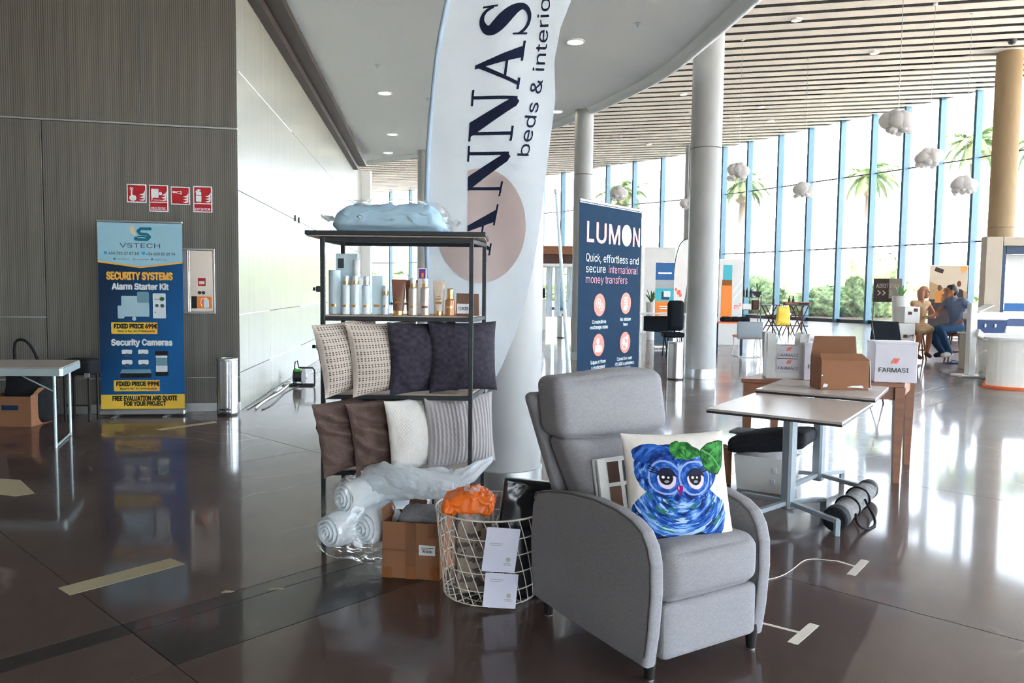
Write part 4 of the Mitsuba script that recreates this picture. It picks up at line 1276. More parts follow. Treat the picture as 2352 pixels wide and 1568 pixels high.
part(k, 'leg', tube([(*b, .61), (*b, 0)], .012, 10), 'table_alu', smooth=True)
fabric('bag_black', (.008, .009, .011), (.022, .024, .028), 150, .2)
k = thing('black_bag', 'black bag with a looped handle standing behind the folding table', 'bag')
m = soft(.40, .22, .56, .06, (.02, .03, .01), 16)
v = np.asarray(m.vertices)
v += ((meshkit.fbm(v * 7, 3, 2) - .5) * .05)[:, None] * np.array([1, 1, .4])
v[:, 2] -= v[:, 2].min()
m.vertices = v + [-4.70, 7.62, 0]
part(k, 'body', m, 'bag_black', smooth=True)
part(k, 'handle', tube(CubicSpline([0, .25, .5, .75, 1], [(-4.80, 7.56, .50), (-4.80, 7.54, .76), (-4.75, 7.54, .82), (-4.66, 7.54, .78), (-4.56, 7.56, .52)])(np.linspace(0, 1, 24)), .013, 8), 'bag_black', smooth=True)
k = thing('low_stool', 'low black padded stool between the folding table and the blue banner', 'stool')
part(k, 'seat', soft(.30, .22, .15, .03, (0, 0, .01), 10).apply_translation([-4.31, 7.80, .54]), 'bag_black', smooth=True)
for x in (-4.43, -4.19):
    for y in (7.72, 7.88):
        part(k, 'leg', bar((x, y, .48), (x, y, 0), .022), 'leg_black')
part(k, 'cross_bar', [bar((-4.43, 7.72, .16), (-4.19, 7.72, .16), .016)], 'leg_black')
part(k, 'tag', [cbox(-4.215, -4.165, 7.682, 7.69, .44, .485, .002)], 'steel_soft')
pbr('cardboard', (.27, .13, .070), .8, 0.0, .15)
pbr('cardboard_dark', (.20, .095, .052), .8, 0.0, .15)
matte('tape_brown', (.26, .105, .04))
k = thing('open_carton', 'open cardboard box with blue packets under the folding table', 'box')
for m in (cbox(-4.95, -4.56, 7.38, 7.385, .0, .29), cbox(-4.95, -4.56, 7.72, 7.725, 0, .30), cbox(-4.95, -4.945, 7.38, 7.72, 0, .30), cbox(-4.565, -4.56, 7.38, 7.72, 0, .30), cbox(-4.95, -4.56, 7.38, 7.72, 0, .005)):
    part(k, 'side', m, 'cardboard')
part(k, 'flap', hull([(-4.565, 7.40, .30), (-4.565, 7.70, .30), (-4.50, 7.40, .37), (-4.50, 7.70, .37), (-4.56, 7.40, .30), (-4.56, 7.70, .30)]), 'cardboard')
part(k, 'hand_hole', cbox(-4.84, -4.68, 7.376, 7.3795, .16, .205, .001), 'print_navy')
solo('blue_packet', 'blue and white packets showing in the open cardboard box under the folding table', 'packet', [cbox(-4.82, -4.70, 7.42, 7.58, .02, .27, .01)], 'print_teal')

# cables and a small cable drum along the white wall
pbr('cable_grey', (.42, .44, .42), .5)
pbr('cable_white', (.66, .67, .64), .5)
w0 = lambda s, off, z=.006: tuple(KL + DW * s + NW * off + np.array([0, 0, z]))
for nm, lab, mt, r, pts in (('floor_cable', 'grey cable along the foot of the white wall, nearest the wall', 'cable_grey', .008, [(.1, .05), (1.2, .07), (2.2, .05), (2.6, .08), (2.95, .16)]),
                            ('floor_cable', 'pale thick cable along the foot of the white wall', 'cable_white', .014, [(.1, .14), (.9, .13), (1.5, .15), (2.3, .13), (2.85, .18)]),
                            ('floor_cable', 'white thin cable running on behind the rack', 'cable_white', .008, [(3.1, .24), (3.9, .22), (4.4, .40), (4.8, .38), (5.6, .45), (6.4, .60)]),
                            ('floor_cable', 'dark cable looping on the floor before the white wall', 'rack_black', .007, [(.05, .22), (.8, .24), (1.6, .22), (2.2, .30), (2.8, .26)])):
    p = CubicSpline(np.linspace(0, 1, len(pts)), np.array([w0(s, o, r) for s, o in pts]))(np.linspace(0, 1, 40))
    solo(nm, lab, 'cable', tube(p, r, 8), mt, smooth=True, group='cables by the white wall')
for i, (s, o) in enumerate(((1.65, .09), (2.35, .10))):
    k = thing('power_strip', ['power strip nearer the steel bin among the cables', 'power strip nearer the cable drum among the cables'][i], 'power strip')
    part(k, 'body', frame(cbox(-.18, .18, -.028, .028, .0, .04, .008), w0(s, o, 0), DW, -NW), 'cable_white')
    part(k, 'socket', [frame(cyl(.016, .04, .043, (x, 0), 14, .001), w0(s, o, 0), DW, -NW) for x in (-.10, -.04, .02)], 'cable_grey')
k = thing('cable_drum', 'small black cable drum on a tube stand by the white wall', 'cable drum')
c = np.array([-2.93, 10.75, 0.13])
part(k, 'drum', frame(lathe([(0, -.06), (.115, -.06), (.115, -.05), (.075, -.045), (.075, .045), (.115, .05), (.115, .06), (0, .06)], 24), c, (0, 1, 0), (0, 0, 1), (1, 0, 0)), 'rack_black', smooth=35)
part(k, 'stand', tube([c + [-.13, -.06, -.118], c + [.20, -.06, -.118], c + [.23, -.06, -.09], c + [.23, -.06, .09], c + [.20, -.06, .125], c + [.02, -.06, .125]], .012, 8), 'rack_black', smooth=True)
part(k, 'stand', tube([c + [-.13, .06, -.118], c + [.20, .06, -.118], c + [.20, -.06, -.118]], .012, 8), 'rack_black', smooth=True)
matte('label_green', (.08, .45, .06))
part(k, 'sticker', cbox(c[0] - .05, c[0] + .04, c[1] - .065, c[1] - .061, .20, .235, .001), 'label_green')
part(k, 'handle', tube([c + [-.05, -.05, .10], c + [-.04, -.05, .20], c + [-.01, -.05, .22], c + [.01, -.05, .12]], .008, 8), 'rack_black', smooth=True)

# ------------------------------------------------------------------ carton, rolls and basket at the foot of the rack
k = thing('shipping_box', 'brown cardboard box with a barcode label in front of the rack', 'box')
BX0 = np.array([-.600, 3.615, 0])
br = np.array([.985, -.17, 0])
br /= np.linalg.norm(br)
bb = np.array([-br[1], br[0], 0])
fb = lambda m: frame(m, BX0, br, bb)
BWd, BDp, BHt = .280, .21, .268
for m in (cbox(0, BWd, 0, .005, 0, BHt), cbox(0, BWd, BDp - .005, BDp, 0, BHt), cbox(0, .005, .005, BDp - .005, 0, BHt), cbox(BWd - .005, BWd, .005, BDp - .005, 0, BHt), cbox(0, BWd, 0, BDp, 0, .004)):
    part(k, 'side', fb(m), 'cardboard')
part(k, 'flap', fb(hull([(0, .01, BHt), (.004, .01, BHt), (0, BDp - .01, BHt), (.004, BDp - .01, BHt), (-.015, .03, BHt + .05), (-.012, BDp - .03, BHt + .05)])), 'cardboard')
part(k, 'flap', fb(hull([(.06, BDp, BHt), (.16, BDp, BHt), (.06, BDp - .004, BHt), (.07, BDp + .02, BHt + .07), (.15, BDp + .02, BHt + .07)])), 'cardboard_dark')
S = Sheet(BX0 - bb * .0006, br)
for x0, x1, y0, y1 in ((.115, .165, 0, .268), (.0, .05, 0, .05), (.115, .165, 0, .06), (.23, .28, 0, .06), (0, .28, .130, .138), (.225, .265, .20, .268)):
    part(k, 'packing_tape', S.rect(x0, x1, y0, y1, 1), 'tape_brown' if y1 < .1 else 'cardboard_dark')
part(k, 'label', S.rect(.180, .258, .118, .166, 2), 'label_white')
part(k, 'printed_barcode', [S.rect(.196 + i * .0046, .196 + i * .0046 + (.0026 if i % 3 else .0014), .131, .143, 3) for i in range(11)] + [S.rect(.19, .25, .152, .155, 3), S.rect(.192, .230, .146, .148, 3)], 'ink_dark')
fabric('cloth_grey', (.13, .13, .14), (.20, .20, .21), 120, .2)
for i, (nm, lab, mt, x, y, z, rz) in enumerate((('folded_cloth', 'grey folded cloth in the cardboard box', 'cloth_grey', .17, .11, .225, 8), ('folded_cloth', 'dark folded cloth under the grey one in the cardboard box', 'bag_black', .15, .10, .175, -3))):
    m = soft(.22, .16, .10, .03, (0, 0, .02), 14)
    v = np.asarray(m.vertices)
    v += ((meshkit.fbm(v * 15 + i, 3, i) - .5) * .02)[:, None]
    m.vertices = v
    solo(nm, lab, 'cloth', fb(yaw(m, rz, (x, y, z + .03))), mt, smooth=True)

# rolled duvets in clear plastic
matte('duvet_white', (.76, .82, .86))


def roll(k, a, b, r, seed):
    """A rolled duvet: lumpy cylinder with spiral ends."""
    a, b = np.asarray(a, float), np.asarray(b, float)
    d = (b - a) / np.linalg.norm(b - a)
    s = np.cross(d, [0, 0, 1])
    s /= np.linalg.norm(s)
    t = np.cross(s, d)
    L = np.linalg.norm(b - a)

    def fn(u, v):
        th = v * 2 * np.pi
        e = np.clip(np.minimum(u, 1 - u) * 9, 0, 1) ** .5
        rr = r * (.80 + .20 * e) * (1 + .16 * (meshkit.fbm(np.stack([u * 5, np.cos(th) * 1.8, np.sin(th) * 1.8], -1), 4, seed) - .5) * 2)
        p = a[:, None, None] + d[:, None, None] * (u * L) + (s[:, None, None] * np.cos(th) + t[:, None, None] * np.sin(th)) * rr
        return p
    m1 = grid(26, 40, fn)
    ends = []
    for o, sg_ in ((a, -1), (b, 1)):
        def cap(u, v):
            th = v * 2 * np.pi
            rr = r * .88 * u
            dome = .025 * (1 - u ** 2) + .010 * np.cos(u * 26 - th)
            return o[:, None, None] + d[:, None, None] * sg_ * dome + (s[:, None, None] * np.cos(th) + t[:, None, None] * np.sin(th)) * rr
        ends.append(grid(30, 40, cap))
    part(k, 'roll', [m1] + ends, 'duvet_white', smooth=True)


rolls = [('rolled_duvet', 'white rolled duvet, spiral end facing out, lowest at the left of the rack foot', (-.86, 3.66, .20), (-.62, 4.0, .22), .085),
         ('rolled_duvet', 'white rolled duvet right of the lowest roll, behind the cardboard box', (-.70, 3.70, .205), (-.50, 4.02, .215), .088),
         ('rolled_duvet', 'white rolled duvet on top of the two lower rolls', (-.80, 3.72, .345), (-.50, 4.06, .36), .082),
         ('rolled_duvet', 'white rolled duvet lying across behind the cardboard box', (-.64, 3.86, .375), (-.30, 3.90, .385), .078)]
for i, (nm, lab, a, b, r) in enumerate(rolls):
    k = thing(nm, lab, 'duvet', 'rolled duvets under the rack')
    roll(k, a, b, r, 20 + i)
kb = thing('plastic_bag', 'large clear plastic bag wrapped round the rolled duvets at the rack foot', 'bag')
pts = []
for _, _, a, b, r in rolls[:3]:
    a, b = np.asarray(a), np.asarray(b)
    for t_ in np.linspace(-.03, 1.03, 6):
        for th in np.linspace(0, 2 * np.pi, 12, endpoint=False):
            pts.append(a + (b - a) * t_ + (r + .012) * np.array([np.cos(th) * .8, np.cos(th) * -.5, np.sin(th)]))
pts += [np.array(p) for p in ((-.76, 3.70, .055), (-.63, 3.66, .05), (-.60, 3.8, .05), (-.74, 3.9, .05))]
m = hull(pts)
v, f = trimesh.remesh.subdivide_to_size(m.vertices, m.faces, .03, max_iter=12)
m = trimesh.Trimesh(v, f)
n_ = np.asarray(m.vertex_normals)
w1 = meshkit.fbm(np.asarray(m.vertices) * np.array([20, 20, 9]), 4, 5) - .5
m.vertices = np.asarray(m.vertices) + n_ * (w1 * .06)[:, None]
part(kb, 'film', m, 'film', smooth=True)
for z0, pth, rad in ((.40, [(-.78, 3.86, .40), (-.66, 3.79, .435), (-.50, 3.75, .425), (-.33, 3.77, .405), (-.20, 3.84, .44), (-.09, 3.93, .50)], [.03, .075, .078, .062, .05, .012]),
                     (.36, [(-.62, 3.72, .47), (-.50, 3.69, .46), (-.38, 3.68, .42), (-.27, 3.72, .41)], [.012, .045, .05, .02])):
    cp = CubicSpline(np.linspace(0, 1, len(pth)), np.array(pth))
    cr_ = CubicSpline(np.linspace(0, 1, len(rad)), rad)

    def sheet_fn(u, v):
        p = np.moveaxis(cp(u), -1, 0)
        th = v * 2 * np.pi
        w_ = 1 + .9 * (np.abs(meshkit.fbm(np.stack([u * 7 + z0 * 9, np.cos(th) * 1.6 + u * 3, np.sin(th) * 1.6], -1), 4, 6) - .5) * 2 - .2)
        r = np.maximum(cr_(u), .006) * w_
        return p + np.stack([0 * r, np.cos(th) * r * .9, np.sin(th) * r])
    part(kb, 'loose_film', grid(110, 60, sheet_fn), 'film_thick', smooth=True)
scene['film_thick'] = {'type': 'principledthin', 'base_color': rgb((.92, .95, .97)), 'roughness': .3, 'diff_trans': 1.0, 'spec_trans': .40, 'eta': 1.5}

# white wire basket
pbr('wire_white', (.66, .62, .55), .4)
k = thing('wire_basket', 'white wire basket full of packaged covers beside the armchair', 'basket')
BC = np.array([-.085, 3.462])
br_ = lambda z: .208 + (.247 - .208) * z / .39


def bp(th, z, r=None):
    r = br_(z) if r is None else r
    return (BC[0] + r * math.cos(th), BC[1] + r * math.sin(th), z)


for i, z in enumerate((.012, .075, .155, .232, .305, .390)):
    part(k, 'rim' if i == 5 else 'ring', tube([bp(t, z) for t in np.linspace(0, 2 * np.pi, 72, endpoint=False)], .0042 if i == 5 else .0026, 6, True), 'wire_white', smooth=True)
for j in range(30):
    t0 = j / 30 * 2 * np.pi
    part(k, 'wire', tube([bp(t0 + .62 * s, .39 - .378 * s) for s in np.linspace(0, 1, 8)] + [bp(t0 + .62, .006, br_(0) * .85)], .0022, 5), 'wire_white', smooth=True)
for r in (.08, .145, .195):
    part(k, 'ring', tube([bp(t, .006, r) for t in np.linspace(0, 2 * np.pi, 48, endpoint=False)], .0024, 6, True), 'wire_white', smooth=True)
for j in range(8):
    t0 = j / 8 * np.pi
    part(k, 'wire', tube([bp(t0, .006, .205), bp(t0 + np.pi, .006, .205)], .0022, 5), 'wire_white', smooth=True)


def lace_fn(p, n, uv):
    g = SS(.50, .62, FBM(p.x * 45, p.y * 45, p.z * 45, 3))
    return mikit.mix((.34, .28, .23), (.11, .09, .075), g)


scene['lace_cloth'] = two({'type': 'diffuse', 'reflectance': mikit.proc(lace_fn)})
ob = lambda sx, sy, sz, at, rz, lean=0.0, r=.012: (lambda m: (setattr(m, 'vertices', np.c_[np.asarray(m.vertices)[:, 0] + lean * (np.asarray(m.vertices)[:, 2]), np.asarray(m.vertices)[:, 1], np.asarray(m.vertices)[:, 2]]), yaw(m, rz, at))[1])(soft(sx, sy, sz, r, (0, 0, 0), 10))
k = thing('fabric_pack', 'taupe lace fabric pack in clear plastic standing in the left of the basket', 'pack')
part(k, 'fabric', ob(.155, .17, .36, (-.165, 3.44, .21), 8), 'lace_cloth', smooth=40)
m = ob(.172, .187, .40, (-.165, 3.44, .222), 8, 0, .016)
part(k, 'plastic_sleeve', m, 'film', smooth=40)
pbr('orange_print', (.90, .17, .015), .35)
k = thing('orange_pack', 'crumpled orange packet lying on top of the basket', 'packet')
m = soft(.225, .17, .060, .022, (0, 0, .012), 40)
v = np.asarray(m.vertices)
v[:, 2] += .032 * np.clip(1 - (np.abs(v[:, 0] - .02) / .10), 0, 1) * (v[:, 2] > 0)
v += ((np.abs(meshkit.fbm(v * 26, 4, 9) - .5)) * .075)[:, None] * np.array([.6, .6, 1])
m.vertices = v + [-.185, 3.385, .415]
part(k, 'packet', m, 'orange_print', smooth=True)
part(k, 'clear_window', grid(12, 12, lambda u, v: (-.20 + .07 * u, 3.30 + .10 * v, .495 + .012 * np.sin(u * 9) * np.cos(v * 7))), 'film_thick', smooth=True)
pbr('pack_black', (.012, .014, .018), .16, 0.0, .6)
k = thing('black_pack', 'glossy black packaged cover leaning in the right of the basket', 'pack')
bo = np.array([-.105, 3.315, .012])
bu = np.array([.12, .09, 1.0])
brr = np.array([1.0, .16, -.13])
bn = np.cross(brr, bu)
m = soft(.235, .05, .30, .012, (0, .012, 0), 22)
v = np.asarray(m.vertices)
v[:, 1] += (meshkit.fbm(v * 18, 3, 3) - .5) * .016
m.vertices = v + [.150, .10, .375]
part(k, 'sleeve', frame(m, bo, brr, -bn / np.linalg.norm(bn), bu), 'pack_black', smooth=50)
m = soft(.24, .06, .30, .012, (0, .01, 0), 14)
m.apply_translation([.165, .06, .165])
part(k, 'sleeve', frame(m, bo, brr, -bn / np.linalg.norm(bn), (.03, .0, 1)), 'pack_black', smooth=50)
part(k, 'eyelet', frame(tube([(.185 + .010 * math.cos(t), .065, .455 + .010 * math.sin(t)) for t in np.linspace(0, 2 * np.pi, 20, endpoint=False)], .002, 6, True), bo, brr, -bn / np.linalg.norm(bn), bu), 'steel_soft', smooth=True)
pbr('card_lilac', (.66, .67, .80), .35)
for i, (x0, z0, lab) in enumerate(((-.115, .155, 'upper white insert card of the black pack in the basket'), (-.115, -.02, 'lower white insert card of the black pack in the basket'))):
    kk = thing('insert_card', lab, 'card', 'insert cards in the wire basket')
    o = np.array([-.118, 3.212, .182]) if i == 0 else np.array([-.112, 3.226, .022])
    sh = Sheet(o, (1.0, .10, -.09), (.13 if i == 0 else .08, .03, 1))
    part(kk, 'card', sh.rect(0, .140, 0, .188 if i == 0 else .148, 1, .001, .002), 'card_lilac')
    part(kk, 'lettering', [sh.rect(.09, .12, .03, .033, 3), sh.rect(.088, .118, .037, .040, 3), sh.poly(disc(.106, .055, .010), 3), sh.rect(.02, .08, .12, .1225, 3), sh.rect(.02, .07, .112, .1145, 3)], 'cable_grey')

# ------------------------------------------------------------------ tape marks on the floor
matte('tape_beige', (.42, .37, .25))
matte('tape_white', (.66, .62, .55))


def tape(label, pts, mat='tape_beige', group='tape strips on the stone floor'):
    m = extrude(sg.Polygon(pts), .0012)
    solo('tape_strip', label, 'tape', m, mat, group=group)


tape('long beige tape strip on the floor left of the rack', [(-2.024, 3.432), (-1.925, 3.350), (-1.588, 3.754), (-1.692, 3.831)])
tape('beige tape strip at the left edge before the folding table', [(-3.60, 5.40), (-3.40, 5.36), (-3.09, 5.015), (-3.17, 4.94), (-3.70, 5.10)])
tape('thin beige tape strip before the blue security banner', [(-3.36, 7.34), (-3.29, 7.28), (-2.93, 7.74), (-2.98, 7.82)])
tape('tiny beige tape scrap in front of the long strip', [(-1.28, 3.40), (-1.235, 3.405), (-1.225, 3.42), (-1.27, 3.425)])
tape('small beige tape scrap nearer the dark border', [(-1.09, 3.44), (-1.02, 3.45), (-1.015, 3.465), (-1.08, 3.462)])


def tmark(label, c, a, b, w1, L1, L2):
    """A T of two white tapes: bar along a, stem along b."""
    a, b, c = np.asarray(a, float), np.asarray(b, float), np.asarray(c, float)
    a /= np.linalg.norm(a)
    b /= np.linalg.norm(b)
    pa, pb = np.array([-a[1], a[0]]), np.array([-b[1], b[0]])
    k = thing('tape_mark', label, 'tape', 'white T marks on the floor')
    part(k, 'bar', extrude(sg.Polygon([c - a * L1 / 2 - pa * w1, c + a * L1 / 2 - pa * w1, c + a * L1 / 2 + pa * w1, c - a * L1 / 2 + pa * w1]), .0012), 'tape_white')
    w2 = w1 * .45
    part(k, 'stem', extrude(sg.Polygon([c - pb * w2, c + b * L2 - pb * w2, c + b * L2 + pb * w2, c + pb * w2]), .0010), 'tape_white')


tmark('white T shaped tape mark before the legs of the small tables', (1.735, 3.815), (.17, .22), (-.06, .08), .020, .27, .115)
tmark('white T shaped tape mark just right of the armchair', (1.18, 3.05), (.16, .185), (-.10, .07), .020, .235, .22)
# a thin pale cable snaking on the floor
p = CubicSpline(np.linspace(0, 1, 6), [(1.13, 3.62, .003), (1.28, 3.66, .003), (1.40, 3.78, .003), (1.50, 3.90, .003), (1.58, 3.92, .003), (1.66, 3.90, .003)])(np.linspace(0, 1, 40))
solo('thin_string', 'thin pale string curling on the floor by the upper T mark', 'string', tube(p, .0022, 6), 'tape_white', smooth=True)
# ------------------------------------------------------------------ small tables, wooden table and the boxes on them
pbr('laminate', (.42, .37, .34), .30, 0.0, .6)
pbr('edge_dark', (.02, .02, .022), .4)
pbr('grey_paint', (.24, .28, .31), .4)
def table_wood_fn(p, n, uv):
    return mikit.mix((.17, .060, .026), (.25, .095, .040), FBM(p.x * 9, p.y * 9, p.z * 30, 3))
scene['table_wood'] = two({'type': 'principled', 'base_color': mikit.proc(table_wood_fn), 'roughness': .45})


def pedestal(label, corners, post, base_rot, dz=0.0):
    k = thing('pedestal_table', label, 'table', 'small square tables')
    P = sg.Polygon(corners)
    m = extrude(P, .012)
    m.apply_translation([0, 0, .712 + dz])
    part(k, 'tabletop', m, 'laminate')
    m = extrude(P.buffer(.001, join_style='mitre'), .011)
    m.apply_translation([0, 0, .7005 + dz])
    part(k, 'tabletop_edge', m, 'edge_dark')
    x, y = post
    part(k, 'plate', cbox(x - .14, x + .14, y - .14, y + .14, .686 + dz, .70 + dz, .004), 'edge_dark')
    part(k, 'post', frame(cbox(-.034, .034, -.034, .034, .07, .69 + dz, .012), (x, y, 0), (math.cos(math.radians(base_rot)), math.sin(math.radians(base_rot)), 0)), 'grey_paint')
    for j in range(4):
        a = math.radians(base_rot + 90 * j)
        d = np.array([math.cos(a), math.sin(a), 0])
        o = np.array([x, y, 0])
        part(k, 'foot', [bar(o + [0, 0, .115], o + d * .34 + [0, 0, .085], .034, .026), bar(o + d * .335 + [0, 0, .096], o + d * .335 + [0, 0, 0], .03, .03)], 'grey_paint')
    return k


pedestal('square pale laminate table on a grey post, nearer the armchair', [(1.067, 4.245), (1.629, 3.824), (2.110, 4.541), (1.540, 4.93)], (1.655, 4.60), -58)
pedestal('square pale laminate table on a grey post, holding the open cardboard box', [(1.555, 4.955), (2.128, 4.550), (2.49, 5.145), (1.94, 5.56)], (2.12, 5.33), -50, .022)

k = thing('wooden_table', 'reddish brown wooden table carrying white cartons', 'table')
C4 = [np.array(p) for p in ((1.70, 5.77), (2.80, 5.55), (3.22, 6.22), (2.14, 6.42))]
m = extrude(sg.Polygon(C4), .028)
m.apply_translation([0, 0, .692])
part(k, 'tabletop', m, 'table_wood')
ins = [c + (np.mean(C4, 0) - c) * .07 for c in C4]
for i in range(4):
    a, b = ins[i], ins[(i + 1) % 4]
    part(k, 'apron', bar((*a, .645), (*b, .645), .022, .09), 'table_wood')
    part(k, 'leg', frame(hull([(sx * w_, sy * w_, z) for z, w_ in ((0, .022), (.69, .034)) for sx in (-1, 1) for sy in (-1, 1)]), (*a, 0), (.98, -.19, 0)), 'table_wood')

# white shop cartons and crate with red and black marks
pbr('carton_white', (.60, .58, .63), .5, 0.0, .3)
pbr('crate_white', (.66, .66, .64), .5, 0.0, .3)


def farm(S, x, y, w, k, cutw=None):
    h = w / 6.4
    part(k, 'lettering', S.text('FARMASI', x, y, h, w, False, layer=2), 'ink_dark')
    cx, cy = x + w * .56, y + h * 2.6
    part(k, 'printed_logo', [S.poly(poly_((cx + d - h * .55, cy - h * .55), (cx + d - h * .12, cy - h * .55), (cx + d + h * .45, cy + h * .55), (cx + d + h * .02, cy + h * .55)).buffer(h * .06), 2) for d in (-h * .36, h * .36)], 'print_coral')


tr, tb = np.array([.98, -.197, 0]), np.array([.197, .98, 0])


def carton_box(label, o, w, d, h, lid=True):
    k = thing('shop_carton', label, 'box', 'white shop cartons on the wooden table')
    o = np.array(o, float)
    part(k, 'body', frame(cbox(0, w, 0, d, 0, h, .003), o, tr, tb), 'carton_white')
    if lid:
        part(k, 'lid', frame(cbox(-.003, w + .003, -.003, d + .003, h - .008, h + .008, .002), o, tr, tb), 'carton_white')
    return k, Sheet(o - tb * .0006, tr)


k, S = carton_box('white lettered carton at the right end of the wooden table', (2.615, 5.625, .722), .285, .24, .285)
farm(S, .028, .075, .20, k)
k, S = carton_box('white lettered carton half hidden behind the open brown box', (2.135, 5.70, .722), .285, .22, .265)
farm(S, .028, .085, .20, k)
k, S = carton_box('white carton standing behind the other two, only its lid showing', (2.27, 5.96, .722), .30, .2, .285)
k = thing('shop_crate', 'white carrier crate with notched sides and printed panel at the left of the wooden table', 'crate')
o = np.array([1.895, 5.80, .722])
CW, CD, CH = .285, .24, .335


def crate_side(w, notch):
    p = sg.Polygon([(0, 0), (w, 0), (w + .015, CH), (w - .055, CH), (w - .06, CH - notch), (.06, CH - notch), (.055, CH), (-.015, CH)])
    return p


for nm, oo, rr_, w in (('side', o, tr, CW), ('side', o + tb * CD, tr, CW), ('side', o, tb, CD), ('side', o + tr * CW, tb, CD)):
    m = extrude(crate_side(w, .095), .006)
    part(k, nm, frame(m, oo, rr_, (0, 0, 1), np.cross(rr_, (0, 0, 1))), 'crate_white')
part(k, 'bottom', frame(cbox(0, CW, 0, CD, 0, .006), o, tr, tb), 'crate_white')
S = Sheet(o - tb * .0065, tr)
part(k, 'printed_panel', S.rect(.066, .224, .045, .245, 1, .004), 'carton_white')
part(k, 'printed_line', S.rect(.072, .218, .148, .152, 2), 'ink_dark')
farm(S, .075, .165, .14, k)
farm(S, .078, .068, .14, k)

k = thing('open_shop_box', 'open brown cardboard box with raised flap on the small table', 'box')
o = np.array([1.965, 4.955, .7465])
r2, b2 = np.array([1.0, -.04, 0]), np.array([.04, 1.0, 0])
f2 = lambda m: frame(m, o, r2, b2)
for m in (cbox(0, .30, 0, .006, 0, .19), cbox(0, .30, .20, .206, 0, .19), cbox(0, .006, 0, .20, 0, .19), cbox(0, .30, 0, .20, 0, .005)):
    part(k, 'side', f2(m), 'cardboard')
part(k, 'side', f2(cbox(.294, .300, .0, .20, 0, .19)), 'cardboard')
part(k, 'flap', f2(hull([(0, .206, .19), (.30, .206, .19), (0, .20, .19), (.30, .20, .19), (.055, .30, .325), (.325, .30, .325), (.055, .306, .325), (.325, .306, .325)])), 'cardboard_dark')
part(k, 'flap', f2(hull([(0, 0, .19), (.30, 0, .19), (0, .006, .19), (.30, .006, .19), (.02, .085, .225), (.285, .085, .225)])), 'cardboard')
part(k, 'flap', f2(hull([(.300, 0, .19), (.300, .2, .19), (.304, 0, .19), (.304, .2, .19), (.318, .01, .01), (.318, .19, .01), (.322, .01, .01), (.322, .19, .01)])), 'label_white', label='pale folded side flap')
S = Sheet(o - b2 * .0006, r2)
part(k, 'torn_patch', [S.poly(sg.Polygon([(.012, .015), (.042, .018), (.045, .034), (.020, .040)]), 1), S.poly(sg.Polygon([(.16, .018), (.27, .012), (.26, .030), (.20, .026)]), 1), S.poly(sg.Polygon([(.0, .085), (.012, .088), (.010, .098)]), 1)], 'duvet_white')
solo('flat_sheet', 'grey paper sheet lying on the small table left of the open box', 'paper', cbox(1.78, 1.93, 5.12, 5.24, .7465, .7475, .0003), 'cable_grey')

# things under the small tables
k = thing('storage_crate', 'white storage crate with a black folded bag on top, under the small tables', 'crate')
o = np.array([1.545, 5.36, 0])
r3, b3 = np.array([.83, -.56, 0]), np.array([.56, .83, 0])
f3 = lambda m: frame(m, o, r3, b3)
part(k, 'body', f3(hull([(.02, .02, 0), (.36, .02, 0), (.02, .26, 0), (.36, .26, 0), (0, 0, .24), (.38, 0, .24), (0, .28, .24), (.38, .28, .24)])), 'crate_white')
part(k, 'hand_slot', [f3(cbox(.26, .29, -.006 + .004, .012, .14, .18, .003)), f3(cbox(.25, .28, .002, .018, .06, .10, .003))], 'carton_white')
k = thing('folded_black_bag', 'flat black bag lying aslant on the white storage crate', 'bag')
m = soft(.52, .36, .11, .04, (0, 0, .02), 16)
v = np.asarray(m.vertices)
v[:, 2] += .34 * (v[:, 0] + .02) * .55 + (meshkit.fbm(v * 9, 3, 2) - .5) * .03
m.vertices = v + [.22, .13, .345]
part(k, 'body', f3(m), 'bag_black', smooth=True)
part(k, 'top_panel', f3(soft(.30, .20, .02, .008, (0, 0, .01), 10).apply_translation([.08, .18, .375])), 'cloth_grey', smooth=True)
k = thing('small_carton', 'small brown carton beside the white storage crate', 'box')
part(k, 'body', cbox(1.44, 1.56, 5.46, 5.62, 0, .26, .004), 'cardboard')
part(k, 'tape', cbox(1.44, 1.56, 5.53, 5.55, .2600, .2612, .0004), 'tape_brown')

fabric('tripod_grey', (.10, .10, .10), (.20, .20, .20), 60, .2)
k = thing('tripod_bag', 'dark rolled tripod bag lying on the floor right of the small tables', 'bag')
A_, B_ = np.array([1.86, 4.40, .075]), np.array([2.38, 5.12, .075])
dd = (B_ - A_) / np.linalg.norm(B_ - A_)


def tri(u, v):
    th = v * 2 * np.pi
    r = .066 + .010 * np.sin(u * 21) * .3 + .014 * (meshkit.fbm(np.stack([u * 7, np.cos(th), np.sin(th)], -1), 3, 4) - .5) - .018 * np.clip(u - .75, 0, 1) * 2
    s = np.array([dd[1], -dd[0], 0])
    p = A_[:, None, None] + (B_ - A_)[:, None, None] * u + s[:, None, None] * np.cos(th) * r + np.array([0, 0, 1.0])[:, None, None] * np.sin(th) * r
    return p


